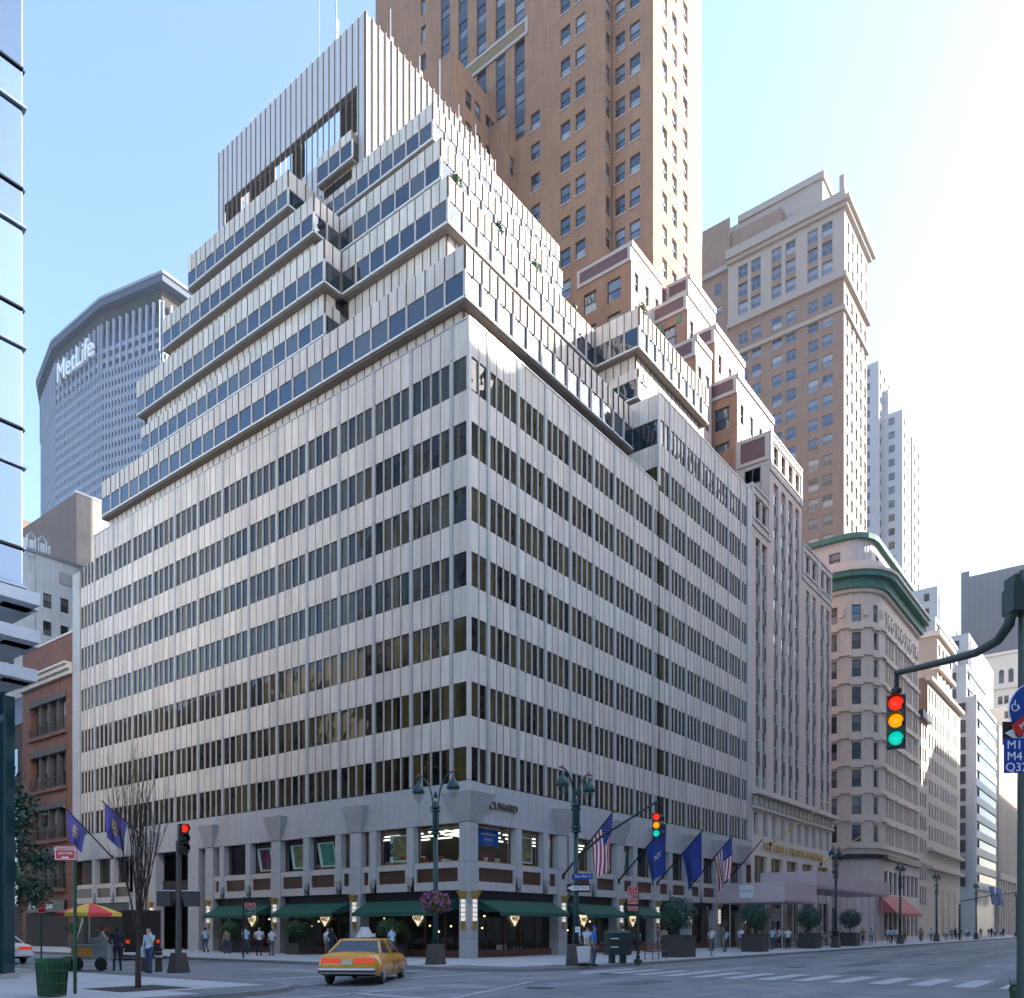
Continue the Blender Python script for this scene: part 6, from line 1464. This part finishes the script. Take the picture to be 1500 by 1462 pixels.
# ------------------------------------------------------------------ vehicles
M_RUB = mat('tyre', (.018, .018, .018), .85); M_CHROME = mat('chrome', (.55, .55, .57), .2, metal=.9)
M_CARG = glassmat('car_glass', (.012, .014, .016), wob=.0, ior=1.7)
def sedan(name, label, cat, loc, rz, paint, sign=False):
    t = empty(name, label, cat, loc, rz)
    # stations along the length: x, sill z, belt half-width, belt z, deck half-width, deck z   (+X is forward)
    st = [(-2.66, .46, .80, .62, .74, .86), (-2.55, .34, .92, .66, .84, .97), (-2.0, .27, .97, .70, .88, 1.02), (-1.4, .24, .985, .72, .90, 1.03), (-.4, .22, .99, .72, .90, .99), (.6, .22, .985, .72, .89, .97), (1.2, .23, .98, .70, .88, .96), (2.0, .27, .96, .66, .84, .90), (2.5, .34, .90, .60, .76, .80), (2.66, .46, .78, .55, .68, .70)]
    b = MB(); rg = []
    for x, zs, wb, zb, wd, zd in st:
        rg.append([(x, -wb * .93, zs), (x, -wb, zb - .18), (x, -wb, zb), (x, -wd, zd - .03), (x, -wd * .6, zd + .025), (x, 0, zd + .04), (x, wd * .6, zd + .025), (x, wd, zd - .03), (x, wb, zb), (x, wb, zb - .18), (x, wb * .93, zs)])
    for r0, r1 in zip(rg, rg[1:]):
        for i in range(10): b.poly([r0[i], r1[i], r1[i + 1], r0[i + 1]], paint)
        b.poly([r0[0], r0[10], r1[10], r1[0]], M_BLACK)
    b.poly(rg[0], paint); b.poly(rg[-1][::-1], paint)
    me = b.mesh('body'); bm = bmesh.new(); bm.from_mesh(me); bmesh.ops.remove_doubles(bm, verts=bm.verts, dist=1e-4); bmesh.ops.recalc_face_normals(bm, faces=bm.faces)
    for f_ in bm.faces: f_.smooth = True
    bm.to_mesh(me); bm.free(); body = link('body', me, t)
    # greenhouse
    B_ = [(-1.75, .84, 1.02), (-.35, .88, 1.0), (.95, .86, .97)]; T_ = [(-1.02, .62, 1.42), (-.35, .66, 1.45), (.28, .64, 1.42)]
    r_ = MB(); r_.poly([(T_[0][0], -T_[0][1], T_[0][2]), (T_[2][0], -T_[2][1], T_[2][2]), (T_[2][0], T_[2][1], T_[2][2]), (T_[0][0], T_[0][1], T_[0][2])], paint)
    r_.hexa([(-1.06, -.66, 1.40), (.32, -.67, 1.40), (.32, .67, 1.40), (-1.06, .66, 1.40), (-.95, -.58, 1.46), (.2, -.58, 1.46), (.2, .58, 1.46), (-.95, .58, 1.46)], paint)
    for sg in (-1, 1):
        for (x0, w0, z0), (x1, w1, z1) in ((B_[0], T_[0]), (B_[2], T_[2]), ((-.40, .885, 1.0), (-.40, .665, 1.42))): r_.tube([(x0, sg * w0, z0 - .03), (x1, sg * w1, z1)], .045, paint, 6)
    r_.build('roof', t)
    for nm, P4 in (('rear_window', [(-1.73, -.80, 1.03), (-1.73, .80, 1.03), (-1.05, .60, 1.40), (-1.05, -.60, 1.40)]), ('windscreen', [(.92, -.80, .99), (.92, .80, .99), (.31, .62, 1.40), (.31, -.62, 1.40)])):
        g_ = MB(); g_.poly(P4, M_CARG); g_.build(nm, t)
    for sg in (-1, 1):
        for x0, x1, a0, a1 in ((-1.68, -.44, -1.03, -.44), (-.36, .88, -.36, .27)):
            g_ = MB(); g_.poly([(x0, sg * .87, 1.0), (x1, sg * .87, .98), (a1, sg * .665, 1.40), (a0, sg * .655, 1.40)], M_CARG); g_.build('side_window', t)
        for x in (-1.62, 1.62):
            w_ = MB(); w_.lathe([(.0, -.1), (.28, -.1), (.33, -.06), (.33, .06), (.28, .1), (0, .1)], (x, sg * .84, .33), M_RUB, 20, (0, 1, 0)); wo = w_.build('wheel', t, smooth=False); w_ = MB(); w_.lathe([(0, 0), (.17, 0), (.2, .02), (.17, .03), (0, .04)], (x, sg * .93, .33), M_CHROME, 14, (0, sg, 0)); w_.build('hub', wo)
        m_ = MB(); m_.obox((.72, sg * .99, 1.0), .08, .15, .11, M_BLACK); m_.build('mirror', t, bevel=.02)
        l_ = MB(); l_.obox((-2.63, sg * .52, .80), .09, .62, .15, mat('tail_lamp', (.45, .02, .01), .3, emit=(1, .08, .02), estr=.12)); l_.build('tail_lamp', t)
        l_ = MB(); l_.obox((2.6, sg * .55, .64), .06, .4, .14, M_WHITE); l_.build('head_lamp', t)
        for x in (-.4, .72): d_ = MB(); d_.box(x, x + .012, sg * .978 - .015, sg * .978 + .012, .36, .76, mat('seam', (.25, .11, .01), .6)); d_.build('door_seam', body)
    p_ = MB(); p_.box(-2.76, -2.58, -.9, .9, .38, .56, paint if not sign else M_CHROME); p_.build('rear_bumper', t, bevel=.03); p_ = MB(); p_.box(2.55, 2.74, -.88, .88, .34, .52, M_CHROME); p_.build('front_bumper', t, bevel=.03)
    p_ = MB(); p_.box(-2.69, -2.66, -.16, .16, .66, .80, mat('plate_white', (.6, .55, .4), .5)); p_.build('number_plate', t)
    if sign:
        for sg in (-1, 1): link('lettering', text_mesh('NYC TAXI', .2, M_BLACK, depth=.001), t, (-.02, sg * 1.0, .62), 0 if sg < 0 else R(180))
        p_ = MB(); p_.box(-2.775, -2.755, -.9, .9, .42, .5, M_BLACK); p_.build('bumper_strip', t)
        p_ = MB(); p_.hexa([(-.75, -.2, 1.5), (.1, -.2, 1.5), (.1, .2, 1.5), (-.75, .2, 1.5), (-.65, -.05, 1.85), (.0, -.05, 1.85), (.0, .05, 1.85), (-.65, .05, 1.85)], mat('ad_board', (.55, .55, .55), .5, var=.2, nscale=5)); p_.build('roof_sign', t)
        p_ = MB(); p_.box(.13, .28, -.22, .22, 1.5, 1.62, M_SW); p_.build('roof_light', t)
    return t
M_TAXI = mat('taxi_yellow', (.72, .32, .02), .3, var=.03); M_TAXI.node_tree.nodes['Principled BSDF'].inputs['Coat Weight'].default_value = .5
sedan('taxi', 'yellow taxi with a roof advertising board turning at the crossing', 'taxi', (-15.3, -8.5, .0), R(34), M_TAXI, True)
sedan('parked_car', 'white parked car at the left edge beyond the litter bin', 'car', (-16.9, 18.3, 0), R(90), mat('white_car_paint', (.70, .71, .72), .3))
t = empty('delivery_truck', 'dark brown delivery truck parked on the side street by the office entrance', 'truck', (-9.9, 19.0, 0), R(90))
M_UB = mat('truck_brown', (.030, .018, .012), .4, var=.05)
q_ = MB(); q_.box(-2.9, 1.9, -1.12, 1.12, .62, 2.85, M_UB); q_.build('cargo_box', t, bevel=.06); q_ = MB(); q_.hexa([(1.9, -1.05, .6), (3.3, -1.0, .6), (3.3, 1.0, .6), (1.9, 1.05, .6), (1.9, -1.0, 2.5), (2.5, -.9, 2.4), (2.5, .9, 2.4), (1.9, 1.0, 2.5)], M_UB); q_.build('cab', t, bevel=.05)
q_ = MB(); q_.poly([(3.09, -.9, 1.35), (3.09, .9, 1.35), (2.62, .82, 2.25), (2.62, -.82, 2.25)], M_CARG); q_.build('windscreen', t)
for x in (-1.9, 2.4):
    for sg in (-1, 1): w_ = MB(); w_.lathe([(0, -.13), (.38, -.13), (.44, -.08), (.44, .08), (.38, .13), (0, .13)], (x, sg * .95, .44), M_RUB, 18, (0, 1, 0)); w_.build('wheel', t)
for sg in (-1, 1): q_ = MB(); q_.box(-2.96, -2.89, sg * .9 - .1, sg * .9 + .1, .95, 1.15, MATS['tail_lamp']); q_.build('tail_lamp', t)
q_ = MB(); q_.box(-3.05, -2.85, -1.1, 1.1, .45, .62, M_BLACK); q_.build('rear_bumper', t); q_ = MB(); q_.box(-2.93, -2.9, -.95, .95, .75, 2.6, M_UB); q_.build('roller_door', t)
link('lettering', text_mesh('PARCEL SERVICE', .22, M_GOLD, depth=.002), t, (-.5, 1.125, 1.7), R(180))
# ------------------------------------------------------------------ people
SKIN = [mat('skin_a', (.42, .22, .14), .6), mat('skin_b', (.16, .075, .045), .6), mat('skin_c', (.50, .29, .20), .6)]
def ell(mb, rings, m, seg=14):
    k = mb.mi(m); b = len(mb.v)
    for c, rx, ry in rings:
        for q in range(seg):
            a = 2 * math.pi * q / seg; mb.v.append((c[0] + rx * math.cos(a), c[1] + ry * math.sin(a), c[2]))
    for i in range(len(rings) - 1):
        for q in range(seg):
            w = (q + 1) % seg; mb.f.append((b + i * seg + q, b + i * seg + w, b + (i + 1) * seg + w, b + (i + 1) * seg + q)); mb.m.append(k)
    mb.f.append(tuple(b + q for q in reversed(range(seg)))); mb.m.append(k); mb.f.append(tuple(b + (len(rings) - 1) * seg + q for q in range(seg))); mb.m.append(k)
def body_mesh(shirt, trousers, skin, hair, shoe, arms, legs, lean=0.0, voxel=.014, sleeve=.55, skirt=False, longhair=False):
    """one remeshed surface; arms/legs = ((elbow, wrist), ...) and ((knee, ankle), ...) for left, right; facing +Y"""
    D = M_DARK; mb = MB(); segs = []
    def cap(a, ra, b_, rb_, tagm):
        a, b_ = Vector(a), Vector(b_); ax = (b_ - a).normalized()
        mb.tube([a - ax * ra * .8, a - ax * ra * .4, a, b_, b_ + ax * rb_ * .4, b_ + ax * rb_ * .8], [ra * .5, ra * .9, ra, rb_, rb_ * .9, rb_ * .5], D, 10); segs.append((a, ra, b_, rb_, tagm))
    L = lambda z: lean * (z - .9)
    ell(mb, [((0, L(.84), .82), .10, .08), ((0, L(.86), .88), .165, .12), ((0, L(.98), .98), .165, .12), ((0, L(1.1), 1.10), .142, .105), ((0, L(1.25), 1.27), .172, .118), ((0, L(1.38), 1.38), .185, .11), ((0, L(1.44), 1.44), .13, .085), ((0, L(1.47), 1.475), .065, .06)], D)
    segs.append((Vector((0, L(1.02), 1.03)), .15, Vector((0, L(1.40), 1.40)), .16, shirt)); segs.append((Vector((-.09, L(.9), .90)), .12, Vector((.09, L(.9), .90)), .12, trousers))
    hz_ = L(1.58) + .02
    cap((0, L(1.45), 1.44), .058, (0, hz_ - .01, 1.54), .055, skin)
    ell(mb, [((0, hz_, 1.485), .035, .04), ((0, hz_ + .012, 1.51), .058, .066), ((0, hz_ + .01, 1.56), .070, .084), ((0, hz_, 1.62), .076, .094), ((0, hz_ - .005, 1.67), .070, .088), ((0, hz_ - .01, 1.71), .045, .058), ((0, hz_ - .01, 1.722), .015, .02)], D)
    segs.append((Vector((0, hz_ + .03, 1.53)), .066, Vector((0, hz_ + .03, 1.60)), .07, skin)); segs.append((Vector((0, hz_ - .03, 1.62)), .072, Vector((0, hz_ - .02, 1.68)), .07, hair))
    cap((0, hz_ + .09, 1.595), .012, (0, hz_ + .108, 1.56), .016, skin)
    for sg in (-1, 1): cap((sg * .078, hz_, 1.59), .014, (sg * .08, hz_ - .005, 1.56), .01, skin)
    if longhair: cap((0, hz_ - .06, 1.64), .07, (0, hz_ - .09, 1.44), .055, hair)
    for sg, (el, wr) in zip((-1, 1), arms):
        sh = Vector((sg * .195, L(1.38), 1.385)); el, wr = Vector(el), Vector(wr); mid = sh.lerp(el, sleeve) if sleeve < 1 else el
        cap(sh, .062, mid, .052, shirt)
        if sleeve < 1: cap(mid, .047, el, .042, skin)
        cap(el, .042, wr, .029, skin if sleeve <= 1 else shirt)
        hd = (wr - el).normalized(); sd = hd.cross(Vector((0, 1, 0))).normalized(); sd = sd if sd.length > .1 else Vector((1, 0, 0)); fw_ = hd.cross(sd)
        cap(wr, .028, wr + hd * .06, .034, skin)
        for i in range(4):
            r0 = wr + hd * .085 + fw_ * (-.03 + .02 * i); cap(r0, .0105, r0 + hd * (.045, .055, .05, .038)[i] + sd * (.018 * -sg), .009, skin)
        cap(wr + hd * .04 + fw_ * .032, .012, wr + hd * .085 + fw_ * .055, .010, skin)
    for sg, (kn, an) in zip((-1, 1), legs):
        hp = Vector((sg * .09, L(.9), .88)); kn, an = Vector(kn), Vector(an); cap(hp, .092, kn, .062, trousers); cap(kn, .060, an, .042, trousers if not skirt else skin)
        cap(an + Vector((0, -.03, -.045)), .045, an + Vector((sg * .015, .15, -.055)), .038, shoe)
    me = mb.mesh('raw'); o = bpy.data.objects.new('raw', me); COL.objects.link(o); md = o.modifiers.new('r', 'REMESH'); md.mode = 'VOXEL'; md.voxel_size = voxel; md.use_smooth_shade = True
    sm = o.modifiers.new('s', 'SMOOTH'); sm.factor = .5; sm.iterations = 2
    out = bpy.data.meshes.new_from_object(o.evaluated_get(bpy.context.evaluated_depsgraph_get())); bpy.data.objects.remove(o); bpy.data.meshes.remove(me)
    out.materials.clear(); ms = []
    for sg in segs:
        if sg[4] not in ms: ms.append(sg[4])
    for m in ms: out.materials.append(m)
    S_ = [(a, b_ - a, max((b_ - a).length_squared, 1e-9), ra, rb_, ms.index(tg)) for a, ra, b_, rb_, tg in segs]
    idx = []
    for p in out.polygons:
        c = p.center; best = 9; bi = 0
        for a, d, l2, ra, rb_, i in S_:
            tt = min(1, max(0, (c - a).dot(d) / l2)); v = (c - a - d * tt).length - (ra + (rb_ - ra) * tt)
            if v < best: best = v; bi = i
        idx.append(bi)
    out.polygons.foreach_set('material_index', idx); out.polygons.foreach_set('use_smooth', [True] * len(idx)); out.update()
    return out
DOWN = (((-.25, -.03, 1.10), (-.26, .06, .86)), ((.25, -.03, 1.10), (.26, .06, .86)))
STAND = (((-.10, .02, .48), (-.11, -.02, .09)), ((.10, .02, .48), (.12, -.02, .09)))
WALK = (((-.10, .14, .50), (-.10, -.06, .12)), ((.10, .02, .48), (.10, -.22, .12)))
C = lambda n, c: mat(n, c, .85, var=.06, nscale=8)
WHT, BLU, NAV, GRY, KHA, JEAN, LBL = C('cloth_white', (.66, .67, .70)), C('cloth_blue', (.04, .17, .55)), C('cloth_navy', (.015, .018, .03)), C('cloth_grey', (.13, .13, .14)), C('cloth_khaki', (.30, .22, .14)), C('cloth_denim', (.05, .07, .13)), C('cloth_pale_blue', (.45, .58, .72))
HB, HK, SH = C('hair_brown', (.05, .028, .016)), C('hair_black', (.012, .010, .010)), C('shoe_black', (.015, .013, .013))
def person(label, loc, rz, me, sc_=1.0, extra=None):
    o = link('person', me, None, loc, rz); o.scale = (sc_, sc_, sc_); tag(o, label, 'person', None)
    if extra: extra(o)
    return o
def capx(m):
    def f(o):
        q_ = MB(); q_.lathe([(.088, 0), (.09, .04), (.075, .085), (.03, .105), (0, .108)], (0, .015, 1.635), m, 14); q_.hexa([(-.07, .08, 1.632), (.07, .08, 1.632), (.055, .19, 1.622), (-.055, .19, 1.622), (-.07, .08, 1.648), (.07, .08, 1.648), (.055, .19, 1.632), (-.055, .19, 1.632)], m); q_.build('cap', o)
    return f
FW = R(37.6)   # heading away from the viewer
# vendor, customer and the woman with the bag at the near corner
person('person in white shirt and red cap tending the hot dog cart', (-18.35, 3.75, .147), R(-100), body_mesh(WHT, KHA, SKIN[0], HB, SH, (((-.22, .14, 1.14), (-.14, .34, 1.05)), ((.22, .14, 1.14), (.14, .34, 1.05))), STAND), 1.0, capx(mat('red_cap', (.60, .04, .04), .7)))
person('person in dark jacket standing at the hot dog cart', (-18.45, 2.35, .147), R(-20), body_mesh(NAV, NAV, SKIN[0], HB, SH, (((-.24, .10, 1.12), (-.16, .30, 1.02)), ((.25, -.03, 1.10), (.26, .06, .86))), STAND, sleeve=2), 1.03)
def bagx(o):
    q_ = MB(); q_.hexa([(.16, -.22, .62), (.24, -.22, .62), (.24, .26, .62), (.16, .26, .62), (.17, -.17, 1.0), (.21, -.17, 1.0), (.21, .19, 1.0), (.17, .19, 1.0)], WHT); q_.tube([(.19, -.1, 1.0), (.17, -.05, 1.3), (.15, 0, 1.42), (.17, .08, 1.3), (.19, .12, 1.0)], .012, WHT, 5); q_.build('shoulder_bag', o)
person('person in pale blue top with a large white bag near the corner signal', (-18.6, -.3, .147), R(110), body_mesh(LBL, JEAN, SKIN[2], HB, SH, (((-.24, .10, 1.14), (-.10, .16, 1.40)), ((.27, -.02, 1.12), (.24, .10, .92))), (((-.10, .05, .48), (-.11, .03, .09)), ((.10, -.02, .48), (.12, -.1, .10))), longhair=True), .98, bagx)
person('person in white shirt walking by the side street shrub tubs', (-4.2, 13.1, .147), R(160), body_mesh(WHT, NAV, SKIN[0], HK, SH, (((-.30, -.05, 1.14), (-.14, .05, 1.0)), ((.30, -.05, 1.14), (.14, .05, 1.0))), STAND), 1.02)
person('person in blue polo shirt and blue cap waiting at the avenue kerb', (-3.6, -10.3, .147), R(200), body_mesh(BLU, JEAN, SKIN[0], HB, SH, DOWN, (((-.12, .02, .48), (-.15, -.02, .09)), ((.12, .02, .48), (.17, .0, .09)))), 1.02, capx(mat('blue_cap', (.02, .06, .45), .7)))
person('person in white tee behind a full laundry cart at the kerb', (-3.35, -9.75, .147), R(195), body_mesh(WHT, KHA, SKIN[2], HB, SH, (((-.22, .05, 1.12), (-.16, .26, .95)), ((.22, .05, 1.12), (.16, .26, .95))), STAND), .98)
person('person in grey shirt with hand on hip beside the corner lamp post', (-3.1, -9.0, .147), R(205), body_mesh(GRY, GRY, SKIN[1], HK, SH, (((-.25, -.03, 1.10), (-.26, .06, .86)), ((.38, -.08, 1.14), (.18, .02, 1.0))), STAND), 1.0, capx(M_BLACK))
t = empty('laundry_cart', 'white cloth laundry cart on wheels at the avenue kerb', 'cart', (-3.75, -9.95, .147), R(15)); q_ = MB(); q_.hexa([(-.26, -.26, .16), (.26, -.26, .16), (.26, .26, .16), (-.26, .26, .16), (-.32, -.32, .86), (.32, -.32, .86), (.32, .32, .86), (-.32, .32, .86)], C('laundry_cloth', (.62, .56, .56))); q_.build('bag', t, bevel=.05)
for x in (-.2, .2):
    for y in (-.2, .2): q_ = MB(); q_.lathe([(0, -.02), (.07, -.02), (.07, .02), (0, .02)], (x, y, .075), M_BLACK, 10, (0, 1, 0)); q_.build('wheel', t)
q_ = MB(); q_.tube([(-.27, -.27, .14), (.27, -.27, .14), (.27, .27, .14), (-.27, .27, .14), (-.27, -.27, .14)], .015, M_STEEL, 5); q_.build('frame', t)
# passing crowd along the pavements reads as one mass in the photograph
rc = random.Random(21); crowd = MB(); kinds = []
for i in range(6):
    kinds.append(body_mesh([WHT, LBL, GRY, WHT, NAV, KHA][i], [NAV, JEAN, KHA, GRY, NAV, JEAN][i], SKIN[i % 3], [HB, HK][i % 2], SH, DOWN if i % 2 else (((-.25, .08, 1.12), (-.22, .22, .95)), ((.25, -.08, 1.10), (.26, -.1, .86))), WALK if i % 3 else STAND, voxel=.022, longhair=i in (1, 4)))
spots = [(2 + i * 1.9 + rc.random() * 1.4, -2.2 - rc.random() * 5.0) for i in range(34)] + [(-2.0 - rc.random() * 4.6, 2 + i * 3.1 + rc.random() * 1.5) for i in range(8)] + [(70 + i * 4.5, -3 - rc.random() * 4) for i in range(22)]
for i, (x, y) in enumerate(spots):
    me = kinds[rc.randrange(6)]; M_ = Matrix.Translation((x, y, .147)) @ Matrix.Rotation((R(-90) if rc.random() < .5 else R(90)) + rc.gauss(0, .3) if y < 0 and x > 0 else R(rc.choice((0, 180))), 4, 'Z') @ Matrix.Scale(.95 + .1 * rc.random(), 4); b = len(crowd.v)
    crowd.v += [tuple(M_ @ v.co) for v in me.vertices]
    for p in me.polygons: crowd.f.append(tuple(b + k for k in p.vertices)); crowd.m.append(crowd.mi(me.materials[p.material_index]))
o = crowd.build('crowd', None, smooth=True); tag(o, 'crowd of pedestrians passing along the pavement before the shopfronts', 'crowd', None, 'stuff')
